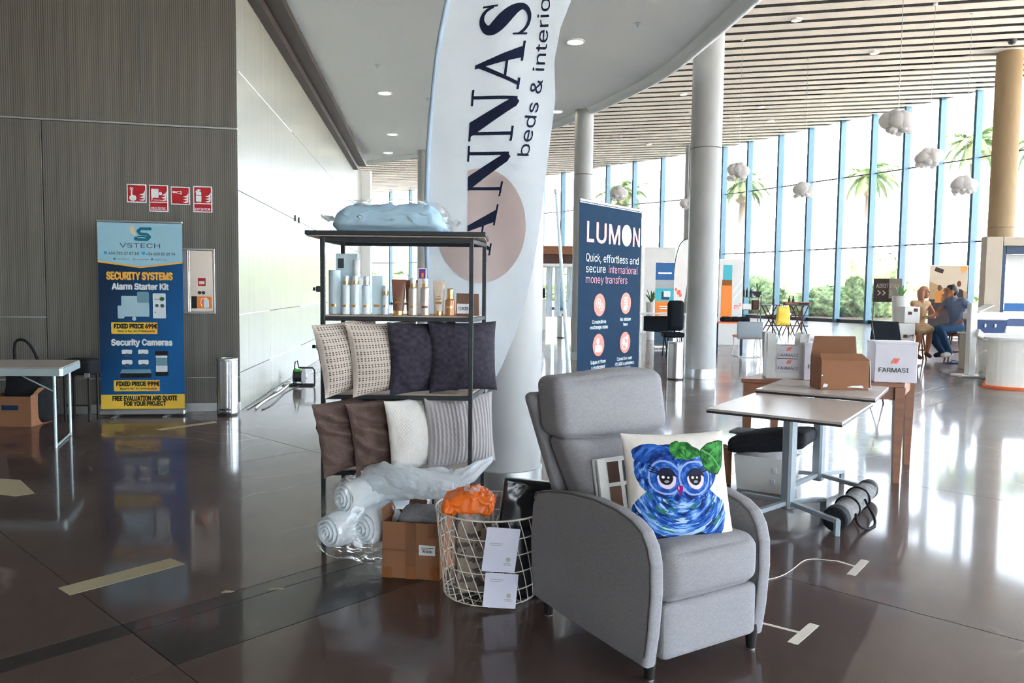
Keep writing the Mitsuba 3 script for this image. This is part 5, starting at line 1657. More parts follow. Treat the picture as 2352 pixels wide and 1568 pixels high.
part(k, 'body', grid(40, 28, tri), 'tripod_grey', smooth=True)
part(k, 'end_cap', tube([A_ - dd * .03, A_ - dd * .02, A_ + dd * .05, A_ + dd * .07], [.060, .070, .071, .066], 24), 'bag_black', smooth=40)
part(k, 'end_cap', tube([B_ - dd * .10, B_ - dd * .05, B_ + dd * .01], [.062, .064, .040], 24), 'bag_black', smooth=40)
part(k, 'strap', tube(CubicSpline(np.linspace(0, 1, 5), [A_ + dd * .10 + [.07, -.05, .02], A_ + dd * .12 + [.10, -.08, -.06], A_ + dd * .25 + [.13, -.09, -.070], A_ + dd * .36 + [.10, -.07, -.03], A_ + dd * .42 + [.06, -.03, .03]])(np.linspace(0, 1, 30)), .008, 6), 'bag_black', smooth=True)
part(k, 'strap', [tube([A_ + dd * t_ + .071 * np.array([dd[1] * math.cos(a), -dd[0] * math.cos(a), math.sin(a)]) for a in np.linspace(0, 2 * np.pi, 20, endpoint=False)], .006, 5, True) for t_ in (.28, .55)], 'bag_black', smooth=True)

# ------------------------------------------------------------------ pendant clouds
scene['cloud_glass'] = {'type': 'principledthin', 'base_color': rgb((.86, .85, .84)), 'roughness': .3, 'diff_trans': 1.0, 'spec_trans': 0.0, 'eta': 1.5}
ball = trimesh.creation.icosphere(3, 1.0)
ball_ply = mikit.ply(ball, 'cloud_glass', smooth=True)
pend = [(7.94, 16.5, 4.92, 'largest cloud pendant lamp, hanging nearest'), (11.37, 21.8, 5.09, 'cloud pendant lamp below right of the largest one'), (12.78, 22.5, 4.47, 'cloud pendant lamp hanging lowest by the right column'),
        (9.88, 27.0, 4.85, 'small cloud pendant lamp midway along the glass'), (7.08, 25.0, 5.15, 'cloud pendant lamp just right of the tall grey column'), (4.10, 30.7, 5.13, 'small far cloud pendant lamp above the dark blue banner'),
        (7.70, 35.0, 5.25, 'far cloud pendant lamp hidden in part by the tall grey column')]
prng = np.random.default_rng(3)
for x, y, z, lab in pend:
    k = thing('pendant_lamp', lab, 'pendant lamp', 'cloud pendant lamps')
    s = .36
    balls = [(0, 0, .0, .20)]
    for j in range(6):
        a = j / 6 * 2 * np.pi + prng.uniform(-.2, .2)
        balls.append((.20 * math.cos(a), .20 * math.sin(a), .0 + prng.uniform(-.03, .05), prng.uniform(.13, .19)))
    for j in range(4):
        a = j / 4 * 2 * np.pi + prng.uniform(-.3, .3)
        balls.append((.10 * math.cos(a), .10 * math.sin(a), .12 + prng.uniform(-.02, .03), prng.uniform(.10, .15)))
    for j in range(9):
        a = j / 9 * 2 * np.pi + prng.uniform(-.2, .2)
        q = prng.uniform(.14, .27)
        balls.append((q * math.cos(a), q * math.sin(a), -.17 + prng.uniform(-.05, .05), prng.uniform(.06, .10)))
    a0 = prng.uniform(0, 6)
    for bx_, by_, bz_, r in balls:
        c, s_ = math.cos(a0), math.sin(a0)
        kk = key_for('globe', k)
        scene[kk] = {**ball_ply, 'to_world': T().translate([x + bx_ * c - by_ * s_, y + bx_ * s_ + by_ * c, z + bz_]).scale(r)}
    part(k, 'cord', tube([(x, y, z + .2), (x, y, HR + .02)], .006, 6), 'steel_soft')
    part(k, 'canopy', cyl(.06, HR - .03, HR + .02, (x, y), 16), 'lamp_ring', smooth=30)
matte('lamp_warm', (.8, .7, .6))
for x, y, lab in ((8.07, 23.1, 'warm spot lamp high in the slatted ceiling, nearest'), (11.7, 26.1, 'warm spot lamp in the slatted ceiling toward the right'), (6.7, 31.8, 'warm spot lamp in the slatted ceiling left of the tall column'),
                  (10.4, 33.8, 'warm spot lamp in the slatted ceiling near the middle of the glass'), (11.7, 36.4, 'warm spot lamp in the slatted ceiling close to the glass head'), (7.2, 42.5, 'far warm spot lamp in the slatted ceiling'),
                  (4.65, 49.0, 'farthest warm spot lamp in the slatted ceiling'), (-10.8, 58.5, 'warm spot lamp in the far left slatted ceiling')):
    k = thing('spot_lamp', lab, 'ceiling light', 'warm spots in the slatted ceiling')
    part(k, 'ring', lathe([(.15, HR), (.15, HR - .05), (.12, HR - .05), (.11, HR)], 20, (x, y, 0)), 'lamp_ring', smooth=30)
    dm = lathe([(0, HR - .055), (.115, HR - .052)], 20, (x, y, 0))
    if dm.face_normals[:, 2].mean() > 0:
        dm.faces = np.asarray(dm.faces)[:, ::-1]
    kk = part(k, 'diffuser', dm, 'lamp_warm')
    scene[kk]['emitter'] = {'type': 'area', 'radiance': {'type': 'rgb', 'value': [.06, .034, .014]}}
solo('dome_camera', 'small dark dome camera on the slatted ceiling at the right', 'camera', lathe([(0, HR - .16), (.10, HR - .12), (.13, HR - .04), (.13, HR - .002), (0, HR - .002)], 20, (15.3, 24.7, 0)), 'frame_dark', smooth=40)
for i, (x, y) in enumerate(((-.75, 9.1), (-2.1, 12.2), (-1.55, 14.3), (-1.65, 15.6), (1.55, 10.2), (.55, 13.4))):
    solo('sprinkler', f'small ceiling sprinkler {["beside the flag top", "before the first left downlight", "between the left downlights", "past the bend line of the ceiling", "near the curved ceiling edge", "right of the flag near the far downlight"][i]}', 'sprinkler', [cyl(.04, float(ceil_z(x, y)) - .012, float(ceil_z(x, y)), (x, y), 16), cyl(.012, float(ceil_z(x, y)) - .05, float(ceil_z(x, y)) - .01, (x, y), 10)], 'steel_soft', smooth=30, group='ceiling sprinklers')

# ------------------------------------------------------------------ stands in the middle distance, left of the tall column
pbr('print_orange', (.85, .23, .025), .6)
pbr('print_blue', (.012, .10, .30), .6)
pbr('print_aqua', (.05, .42, .50), .6)
pbr('print_grey', (.35, .38, .40), .6)
pbr('seat_black', (.008, .011, .015), .8, 0.0, .15)
pbr('orange_plastic', (.80, .13, .02), .4)
pbr('plant_green', (.04, .14, .03), .6)
pbr('leaf_pale', (.10, .26, .08), .6)
pbr('pot_black', (.02, .022, .024), .5)
k = thing('rollup_banner', 'narrow orange and blue roll-up banner left of the tall grey column', 'banner')
S = rollup(k, (3.36, 18.5), (1, .02, 0), .44, 2.05, 'print_orange')
part(k, 'printed_panel', S.rect(0, .44, 1.62, 2.02, 1), 'print_blue')
part(k, 'printed_panel', S.rect(0, .44, 1.42, 1.62, 1), 'print_grey')
part(k, 'printed_panel', S.rect(0, .44, 1.12, 1.42, 1), 'print_aqua')
part(k, 'printed_panel', S.poly(poly_((0, .08), (.44, .08), (.44, .72), (0, .56)), 1), 'print_slate')
part(k, 'printed_picture', [S.rect(.15, .33, 1.16, 1.34, 2)], 'print_navy')
part(k, 'printed_picture', [S.rect(.20, .36, 1.22, 1.36, 3)], 'print_white')
part(k, 'lettering', [S.rect(.06, .38, 1.76, 1.80, 2), S.rect(.10, .34, .98, 1.01, 2), S.rect(.12, .32, .93, .96, 2), S.rect(.08, .36, .84, .855, 2), S.rect(.08, .36, .81, .825, 2), S.rect(.10, .34, .78, .795, 2), S.rect(.12, .32, .66, .675, 2)], 'print_white')
k = thing('feather_flag', 'far white feather flag with a black edge pole and small red marks', 'flag')
fpts = [(3.85, .45), (3.86, 1.2), (3.90, 1.9), (3.97, 2.35), (4.08, 2.55), (4.22, 2.60), (4.26, 2.35), (4.22, 1.6), (4.12, .9), (4.0, .48)]
fpoly = sg.Polygon(CubicSpline(np.linspace(0, 1, 11), fpts + [fpts[0]], bc_type='periodic')(np.linspace(0, 1, 60))).buffer(0)
part(k, 'cloth', frame(extrude(fpoly, .003), (0, 19.0, 0), (1, 0, 0), (0, 0, 1), (0, -1, 0)), 'paint_white')
part(k, 'pole', tube(CubicSpline(np.linspace(0, 1, 7), [(3.85, 19, 0.0), (3.85, 19, .6), (3.86, 19, 1.2), (3.90, 19, 1.9), (3.97, 19, 2.35), (4.08, 19, 2.56), (4.25, 19, 2.62)])(np.linspace(0, 1, 40)), .012, 6), 'rack_black', smooth=True)
part(k, 'ground_plate', cbox(3.65, 4.05, 18.85, 19.15, 0, .02), 'rack_black')
S = Sheet((0, 18.996, 0), (1, 0, 0))
part(k, 'printed_mark', [S.poly(disc(4.02, 1.33, .05, .06), 1), S.poly(disc(3.95, 1.40, .03, .035), 1), S.poly(disc(4.06, 1.26, .035, .04), 1)], 'print_coral')
k = thing('office_chair', 'black padded chair seen from behind, by the steel bin and tall column', 'chair')
m = soft(.34, .12, .62, .08, (0, .03, 0), 14)
part(k, 'backrest', m.apply_translation([3.33, 16.0, .86]), 'seat_black', smooth=True)
part(k, 'seat', soft(.42, .42, .10, .04, (0, 0, .01), 12).apply_translation([3.33, 16.22, .46]), 'seat_black', smooth=True)
for sx in (-.13, .13):
    for yy in (16.02, 16.42):
        part(k, 'leg', tube([(3.33 + sx, yy, .44), (3.33 + sx * 1.3, yy, 0)], .012, 8), 'seat_black')
part(k, 'back_bar', bar((3.33, 16.06, .40), (3.33, 16.06, .70), .04, .02), 'seat_black')
k = thing('trestle_table', 'light framed table with a dark cover behind the dark blue banner', 'table')
part(k, 'tabletop', cbox(2.55, 3.80, 16.9, 17.5, .85, .875, .004), 'crate_white')
for x in (2.83, 3.74):
    for y in (16.95, 17.45):
        part(k, 'leg', bar((x, y, .86), (x, y, 0), .022), 'crate_white')
part(k, 'cover', cbox(2.9, 3.45, 17.2, 17.45, .48, .80, .01), 'seat_black')
part(k, 'brace', tube([(2.9, 17.0, .50), (3.3, 17.0, .47), (3.36, 17.0, .12)], .015, 6), 'seat_black', smooth=True)


def fern(k, x, y, z, n, L, mat, seed):
    g = np.random.default_rng(seed)
    for i in range(n):
        a = i / n * 2 * np.pi + g.uniform(-.3, .3)
        l, lf = L * g.uniform(.7, 1.1), g.uniform(.25, .6)
        d = np.array([math.cos(a), math.sin(a), 0])
        s = np.array([-d[1], d[0], 0])

        def blade(u, v):
            w = .045 * np.sin(np.clip(u * .95 + .05, 0, 1) * np.pi) ** .7 * (v - .5)
            return np.array([x, y, z])[:, None, None] + d[:, None, None] * (u * l * lf) + np.array([0, 0, 1.0])[:, None, None] * (l * (u - .38 * u ** 2 * lf * 2)) + s[:, None, None] * w
        part(k, 'leaf', grid(8, 3, blade), mat, smooth=True)


def planter(label, x, y, r0, r1, h, L, seed, mat='crate_white', leaf='plant_green', n=11):
    k = thing('potted_plant', label, 'potted plant')
    part(k, 'pot', lathe([(0, 0), (r0, 0), (r1, h), (r1 - .02, h), (r1 - .03, h - .05), (0, h - .05)], 24, (x, y, 0)), mat, smooth=40)
    fern(k, x, y, h - .05, n, L, leaf, seed)
    return k


planter('tall cream planter with a green plant right of the dark blue banner', 3.86, 21.8, .12, .15, 1.05, .55, 1)
planter('tall white planter with pointed leaves near the seated pair', 9.90, 20.0, .14, .22, 1.30, .45, 2, leaf='leaf_pale')
# pale panels and far counters seen between the flag and the slim column
k = thing('partition_panel', 'pale display wall behind the plants, right of the dark blue banner', 'panel')
part(k, 'board', cbox(4.2, 5.2, 25.2, 25.3, 0, 2.75, .01), 'crate_white')
part(k, 'post', cbox(4.1, 4.2, 25.18, 25.32, 0, 2.8, .01), 'slat_cream')
k = thing('reception_kiosk', 'far pale kiosk with a brown header behind the leaning pole', 'kiosk')
part(k, 'header', cbox(.9, 3.0, 26.0, 27.0, 2.52, 2.80, .01), 'table_wood')
part(k, 'shadow_gap', cbox(.95, 2.95, 26.1, 26.9, 2.22, 2.52, .01), 'swatch_brown')  # solid dark brown block set back between header and beam
part(k, 'beam', cbox(.9, 3.0, 26.0, 27.0, 2.12, 2.22, .01), 'paint_white')
for x in (1.22, 1.50, 1.90, 2.5):
    part(k, 'curtain', grid(24, 2, lambda u, v: (x - .10 + .20 * u, 26.2 + .03 * np.sin(u * 30), .45 + 1.67 * v)), 'duvet_white', smooth=True)
part(k, 'counter', cbox(.9, 1.12, 26.1, 26.6, 0, 1.05, .01), 'crate_white')
part(k, 'screen', cbox(.95, 1.08, 26.05, 26.09, 1.08, 1.40, .01), 'seat_black')
part(k, 'shelf_item', [cbox(1.66, 1.78, 26.3, 26.5, .0, .55, .01), cbox(1.98, 2.1, 26.3, 26.5, .0, .6, .01)], 'cardboard')

# ------------------------------------------------------------------ right of the tall column
k = thing('display_wall', 'pale display wall with orange panel and red lettering right of the tall grey column', 'panel')
part(k, 'board', cbox(5.25, 5.86, 20.0, 20.06, 0, 2.19, .006), 'crate_white')
S = Sheet((5.25, 19.998, 0), (1, 0, 0))
part(k, 'printed_panel', S.rect(.06, .34, .72, 1.52, 1), 'print_orange')
part(k, 'printed_panel', S.rect(.10, .33, 1.66, 2.04, 1), 'print_aqua')
part(k, 'printed_panel', S.rect(.08, .33, 1.50, 1.66, 1), 'tape_brown')
part(k, 'lettering', S.text('m²', .40, .92, .13, .18, layer=1), 'print_coral')
part(k, 'printed_fold', [S.poly(poly_((.36, 1.30), (.58, 1.62), (.58, 1.70), (.36, 1.38)), 1), S.poly(poly_((.36, 1.12), (.58, 1.40), (.58, 1.46), (.36, 1.18)), 1)], 'duvet_white')
k = thing('side_table', 'low table with an orange edge and dark cushions right of the tall grey column', 'table')
part(k, 'tabletop', cbox(4.45, 5.10, 16.9, 17.5, .68, .71, .004), 'orange_plastic')
part(k, 'cushion', [soft(.22, .3, .09, .04, (0, 0, .02), 10).apply_translation([x, 17.15, .755]) for x in (4.68, 4.88, 5.06)], 'seat_black', smooth=True)
for x in (4.5, 5.04):
    part(k, 'leg', bar((x, 17.2, .68), (x, 17.2, 0), .05), 'print_navy')
k = thing('sled_chair', 'dark grey shell chair with an orange seat edge and white sled legs', 'chair')
part(k, 'backrest', soft(.53, .05, .36, .02, (0, .015, 0), 12).apply_translation([4.92, 16.2, .57]), 'grey_paint', smooth=True)
part(k, 'seat', soft(.50, .46, .05, .02, (0, 0, 0), 12).apply_translation([4.94, 16.46, .43]), 'orange_plastic', smooth=True)
part(k, 'seat_lip', soft(.50, .03, .035, .012, (0, 0, 0), 8).apply_translation([4.94, 16.20, .40]), 'orange_plastic', smooth=True)
for sx in (-.23, .23):
    part(k, 'leg', tube([(4.94 + sx, 16.30, .42), (4.94 + sx, 16.20, .012), (4.94 + sx, 16.72, .012), (4.94 + sx, 16.60, .42)], .010, 8), 'paint_white')
part(k, 'cross_bar', tube([(4.71, 16.2, .012), (5.17, 16.2, .012)], .010, 8), 'paint_white')

k = thing('bottle_shelf', 'slim metal shelf with wine bottles and boxes before the glass', 'shelf')
for x in (7.28, 7.92):
    for y in (25.0, 25.3):
        part(k, 'post', bar((x, y, 0), (x, y, 1.24), .025), 'frame_dark')
for z in (.42, .80, 1.20):
    part(k, 'board', cbox(7.27, 7.93, 24.98, 25.32, z - .015, z, .003), 'table_wood' if z < 1 else 'frame_dark')
for i, x in enumerate((7.40, 7.50, 7.62)):
    solo('wine_bottle', ['dark wine bottle at the left on the metal shelf', 'dark wine bottle second on the metal shelf', 'dark wine bottle third on the metal shelf'][i], 'bottle', lathe([(0, 0), (.038, 0), (.038, .19), (.014, .24), (.014, .30), (0, .30)], 16, (x, 25.12, 1.201)), 'pot_black', smooth=40, group='bottles on the metal shelf')
solo('small_carton', 'white carton standing on the metal shelf beside the bottles', 'box', cbox(7.68, 7.76, 25.05, 25.2, 1.201, 1.46, .004), 'carton_white')
solo('small_carton', 'dark carton on the middle board of the metal shelf', 'box', cbox(7.68, 7.86, 25.02, 25.2, .801, 1.10, .004), 'swatch_brown')
solo('small_carton', 'pale carton on the middle board of the metal shelf', 'box', cbox(7.35, 7.62, 25.02, 25.25, .801, .98, .004), 'crate_white')
k = thing('potted_plant', 'dark pot with upright green leaves on top of the metal shelf', 'potted plant')
part(k, 'pot', hull([(7.80 + sx * a, 25.15 + sy * a, z) for a, z in ((.09, 1.201), (.14, 1.38)) for sx in (-1, 1) for sy in (-1, 1)]), 'pot_black')
fern(k, 7.85, 25.15, 1.35, 8, .50, 'leaf_pale', 5)
k = thing('bar_table', 'high trestle bar table with crossed legs before the glass', 'table')
part(k, 'tabletop', cbox(7.95, 9.45, 24.9, 25.4, .94, .97, .005), 'rack_black')
for x0, x1 in ((8.05, 8.55), (8.62, 9.0), (9.02, 9.42)):
    for y in (24.95, 25.35):
        part(k, 'leg', bar((x0, y, 0), (x1, y, .94), .028), 'swatch_brown')
        part(k, 'leg', bar((x1, y, 0), (x0, y, .94), .028), 'swatch_brown')
    part(k, 'rail', bar((x0, 24.95, .30), (x1, 24.95, .30), .03), 'swatch_brown')
    part(k, 'rail', bar((x0, 24.95, .62), (x1, 24.95, .62), .03), 'swatch_brown')
    part(k, 'post', bar(((x0 + x1) / 2, 24.95, 0), ((x0 + x1) / 2, 24.95, .94), .03), 'swatch_brown')
part(k, 'raised_shelf', cbox(9.0, 9.5, 24.9, 25.3, 1.03, 1.06, .005), 'table_wood')
part(k, 'raised_shelf_block', cbox(9.05, 9.45, 25.0, 25.2, .97, 1.03, .005), 'swatch_brown')
for i, x in enumerate((8.35, 8.85, 8.98)):
    solo('wine_bottle', ['small bottle standing alone on the bar table', 'dark bottle on the bar table right of the yellow bag', 'second dark bottle on the bar table right of the yellow bag'][i], 'bottle', lathe([(0, 0), (.038, 0), (.038, .16), (.014, .22), (.014, .28), (0, .28)], 16, (x, 25.1, .971)), 'pot_black', smooth=40, group='bottles on the bar table')
solo('basket_tray', 'brown tray of small goods on the bar table', 'tray', cbox(8.70, 9.1, 24.95, 25.25, .971, 1.05, .01), 'cardboard')
pbr('yellow_bag', (.85, .58, .05), .5)
k = thing('yellow_bag', 'bright yellow shopping bag hanging at the front of the bar table', 'bag')
m = soft(.42, .14, .60, .05, (0, .02, 0), 14)
v = np.asarray(m.vertices)
v[:, 0] *= 1 + .25 * (-(v[:, 2]) / .6) * .6
v += ((meshkit.fbm(v * 8, 3, 1) - .5) * .05)[:, None]
part(k, 'body', m.apply_translation([8.56, 24.78, .62]), 'yellow_bag', smooth=True)
part(k, 'handle', tube([(8.44, 24.78, .90), (8.46, 24.84, 1.0), (8.60, 24.84, 1.02), (8.66, 24.78, .90)], .014, 6), 'pot_black', smooth=True)

matte('sign_brown', (.055, .042, .042))
matte('sign_taupe', (.24, .21, .18))
matte('sign_letter', (.36, .30, .24))
k = thing('hanging_sign', 'brown cafeteria sign on the glass, read from behind, near the tall white planter', 'sign')
part(k, 'board', cbox(11.95, 12.88, 26.0, 26.02, 1.08, 1.85, .004), 'sign_brown')
S = Sheet((11.95, 25.999, 1.08), (1, 0, 0))
part(k, 'printed_panel', S.rect(.50, .93, .12, .77, 1), 'sign_taupe')
m = text('CAFETERIA', .13, .78, True, 'c')
v = np.asarray(m.vertices)
v[:, 0] *= -1
m = trimesh.Trimesh(v, np.asarray(m.faces)[:, ::-1], process=False)
part(k, 'lettering', S.put(m, 2, .465, .47), 'sign_letter')
part(k, 'printed_arrow', [S.poly(poly_((x, .22), (x + .09, .30), (x, .38), (x - .05, .38), (x + .03, .30), (x - .05, .22)), 2) for x in (.16, .32, .55)], 'sign_letter')
for x in (11.97, 12.86):
    part(k, 'stand_post', bar((x, 26.03, 0), (x, 26.03, 1.85), .03), 'frame_dark')
k = thing('photo_banner', 'wide poster banner with a photograph of several people, behind the seated pair', 'banner')
pbr('photo_sand', (.42, .33, .23), .6)
S = rollup(k, (12.72, 24.0), (1, .02, 0), 1.18, 2.24, 'photo_sand')
matte('photo_tan', (.33, .22, .12))
matte('photo_brown', (.14, .06, .045))
matte('photo_orange', (.45, .18, .05))
part(k, 'printed_ground', [S.rect(0, 1.18, .08, 1.20, 1)], 'sign_brown')
part(k, 'printed_ground', [S.poly(poly_((0, 1.2), (0, 1.75), (.35, 1.60), (.6, 1.45), (.85, 1.5), (1.18, 1.45), (1.18, 1.2)), 1)], 'photo_tan')
for cx, cy, s_, mt in ((.32, 1.55, 1.0, 'photo_brown'), (.50, 1.47, .9, 'photo_brown'), (.74, 1.58, 1.05, 'photo_brown'), (.92, 1.68, 1.0, 'photo_brown')):
    part(k, 'printed_head', S.poly(disc(cx, cy, .065 * s_, .09 * s_), 3), mt)
for cx, cy, mt in ((.32, 1.35, 'photo_orange'), (.50, 1.27, 'photo_brown'), (.74, 1.36, 'photo_orange'), (.95, 1.40, 'sign_brown')):
    part(k, 'printed_figure', S.poly(poly_((cx - .14, cy - .25), (cx - .10, cy + .08), (cx, cy + .13), (cx + .10, cy + .08), (cx + .14, cy - .25)), 2), mt)
part(k, 'printed_mark', S.poly(sa.rotate(sg.box(.15, 2.02, .42, 2.15), -18), 2), 'sign_brown')
part(k, 'printed_mark', S.poly(poly_((.92, 2.20), (1.14, 2.20), (1.14, 2.10), (1.0, 2.0)), 2), 'print_orange')

k = thing('portal', 'beige doorway portal at the right edge with a dark frame', 'doorway')
pbr('portal_beige', (.36, .30, .23), .6)
part(k, 'jamb', cbox(14.40, 14.92, 24.0, 24.28, 0, 3.12, .02), 'portal_beige')
part(k, 'header', cbox(14.92, 18.2, 24.0, 24.28, 2.85, 3.12, .02), 'portal_beige')
part(k, 'jamb', cbox(17.7, 18.2, 24.0, 24.28, 0, 2.85, .02), 'portal_beige')
part(k, 'inner_frame', [cbox(14.92, 15.06, 24.06, 24.3, 0, 2.85, .01), cbox(15.06, 17.6, 24.06, 24.3, 2.62, 2.85, .01)], 'print_navy')
part(k, 'door_leaf', cbox(15.06, 16.35, 24.5, 24.56, 0, 2.62, .01), 'crate_white')
part(k, 'door_leaf', cbox(16.37, 17.66, 24.5, 24.56, 0, 2.62, .01), 'crate_white')
part(k, 'door_stripe', cbox(15.06, 17.6, 24.47, 24.50, .86, 1.10, .004), 'print_blue')
part(k, 'door_pull', [bar((15.28, 24.42, .9), (15.28, 24.42, 2.3), .03), bar((16.2, 24.42, .9), (16.2, 24.42, 2.3), .03)], 'steel_soft')
k = thing('display_post', 'white post stand with small trays beside the seated man', 'stand')
part(k, 'post', cbox(7.52, 7.64, 12.86, 12.98, .03, 1.22, .01), 'paint_white')
part(k, 'base', cbox(7.36, 7.76, 12.75, 13.1, 0, .035, .008), 'paint_white')
part(k, 'tray', hull([(7.62, 12.8, 1.08), (7.86, 12.8, 1.20), (7.62, 13.05, 1.08), (7.86, 13.05, 1.20), (7.62, 12.8, 1.06), (7.86, 12.8, 1.18)]), 'paint_white')
part(k, 'tray', hull([(7.62, 12.8, .72), (7.84, 12.8, .62), (7.62, 13.05, .72), (7.84, 13.05, .62), (7.62, 12.8, .69), (7.84, 12.8, .59), (7.64, 12.8, .80), (7.64, 13.05, .80)]), 'paint_white')
pbr('cooler_blue', (.006, .035, .13), .5)
k = thing('cool_box', 'blue cool box with a white lid on a low trestle near the right edge', 'cool box')
part(k, 'body', hull([(8.30, 14.0, .68), (8.80, 14.0, .68), (8.30, 14.35, .68), (8.80, 14.35, .68), (8.27, 13.97, .90), (8.83, 13.97, .90), (8.27, 14.38, .90), (8.83, 14.38, .90)]), 'cooler_blue')
part(k, 'lid', soft(.60, .45, .14, .04, (0, 0, .01), 12).apply_translation([8.55, 14.17, .975]), 'paint_white', smooth=True)
part(k, 'latch', [cbox(8.42, 8.45, 13.96, 13.975, .78, .84), cbox(8.60, 8.63, 13.96, 13.975, .78, .84)], 'paint_white')
k = thing('low_trestle', 'low wooden trestle carrying the blue cool box', 'trestle')
part(k, 'board', cbox(8.18, 8.92, 13.95, 14.4, .645, .678, .005), 'crate_white')
for x in (8.25, 8.85):
    part(k, 'leg', cbox(x - .05, x + .05, 14.0, 14.35, 0, .645, .008), 'portal_beige')
k = thing('white_sack', 'crumpled white sack on the floor beside the white post stand', 'sack')
m = soft(.34, .26, .46, .10, (.02, .02, 0), 20)
v = np.asarray(m.vertices)
v[:, 0] *= 1 - .35 * np.clip(v[:, 2] + .1, 0, 1)
v += ((meshkit.fbm(v * 11, 4, 6) - .5) * .07)[:, None]
v[:, 2] -= v[:, 2].min()
part(k, 'body', m.apply_translation([7.74, 12.6, 0]), 'crate_white', smooth=True)
k = thing('reception_counter', 'curved cream reception counter at the right edge with an orange foot line', 'counter')
m = extrude(sg.Polygon([(7.02 + 1.6 - 1.6 * math.cos(a), 11.55 - .5 * math.sin(a) * 1.2) for a in np.linspace(0, np.pi * .55, 20)] + [(9.2, 12.3), (7.50, 12.3)]), .68)
m.apply_translation([0, 0, .03])
part(k, 'body', m, 'slat_cream')
m = extrude(sg.Polygon([(6.98 + 1.6 - 1.64 * math.cos(a), 11.52 - .52 * math.sin(a) * 1.2) for a in np.linspace(0, np.pi * .55, 20)] + [(9.2, 12.35), (7.46, 12.35)]), .03)
m.apply_translation([0, 0, .71])
part(k, 'top', m, 'paint_white')
m = extrude(sg.Polygon([(6.99 + 1.6 - 1.63 * math.cos(a), 11.53 - .51 * math.sin(a) * 1.2) for a in np.linspace(0, np.pi * .55, 20)] + [(9.2, 12.31), (7.47, 12.31)]), .028)
part(k, 'foot_line', m, 'orange_plastic')
k = thing('counter_back', 'white side counter with a blue band behind the cream reception counter', 'counter')
part(k, 'body', cbox(8.95, 10.5, 14.2, 14.9, 0, 1.02, .01), 'paint_white')
part(k, 'band', cbox(8.945, 10.51, 14.17, 14.2, .80, .93, .004), 'cooler_blue')
k = thing('shelf_stand', 'white cardboard shelf stand with square openings left of the seated pair', 'stand')
for z0, z1, x0 in ((0, .40, 7.40), (.40, .80, 7.42), (.80, 1.12, 7.50)):
    part(k, 'tier', cbox(x0, x0 + .30, 15.0, 15.3, z0, z1 - .005, .01), 'crate_white')
for x, z in ((7.57, .96), (7.68, 1.02), (7.50, .52), (7.56, .16)):
    part(k, 'opening', cbox(x, x + .07, 14.992, 15.0, z, z + .06, .002), 'photo_brown')
k = thing('folding_chair', 'dark chair back showing above the white cartons', 'chair')
m = hull([(4.58, 10.0, .70), (4.97, 10.0, .70), (4.66, 10.10, 1.00), (4.98, 10.10, 1.00), (4.58, 10.03, .70), (4.97, 10.03, .70), (4.66, 10.13, 1.0), (4.98, 10.13, 1.0)])
part(k, 'backrest', m, 'seat_black')
part(k, 'seat', cbox(4.56, 4.98, 9.62, 10.02, .44, .47, .01), 'seat_black')
for x in (4.60, 4.94):
    part(k, 'leg', tube([(x, 10.03, .98), (x, 9.62, 0)], .011, 8), 'rack_black')
    part(k, 'leg', tube([(x, 9.66, .46), (x, 10.06, 0)], .011, 8), 'rack_black')

# ------------------------------------------------------------------ people
def spheres_hull(parts_):
    s = trimesh.creation.icosphere(1, 1.0).vertices
    return m3.Manifold.hull_points(np.vstack([np.asarray(c, float) + s * r for c, r in parts_]).astype(np.float32))


def body(bones, J, fine=.022, smooth_n=10):
    ms = [spheres_hull([J[a] if isinstance(a, str) else a for a in b]) for b in bones]
    m = m3.Manifold.batch_boolean(ms, m3.OpType.Add).refine_to_length(fine)
    q = m.to_mesh()
    t = trimesh.Trimesh(q.vert_properties[:, :3], q.tri_verts)
    trimesh.smoothing.filter_taubin(t, iterations=smooth_n)
    return t


pbr('skin_tan', (.36, .15, .085), .55, 0.0, .3)
pbr('hair_black', (.010, .009, .009), .5)
pbr('hair_blonde', (.40, .20, .12), .55)
fabric('shirt_blue', (.10, .13, .20), (.15, .19, .27), 90, .2)
fabric('jeans_blue', (.015, .045, .10), (.03, .075, .15), 90, .2)
fabric('dress_beige', (.34, .21, .11), (.50, .34, .20), 14, .2)
matte('shoe_white', (.62, .62, .62))


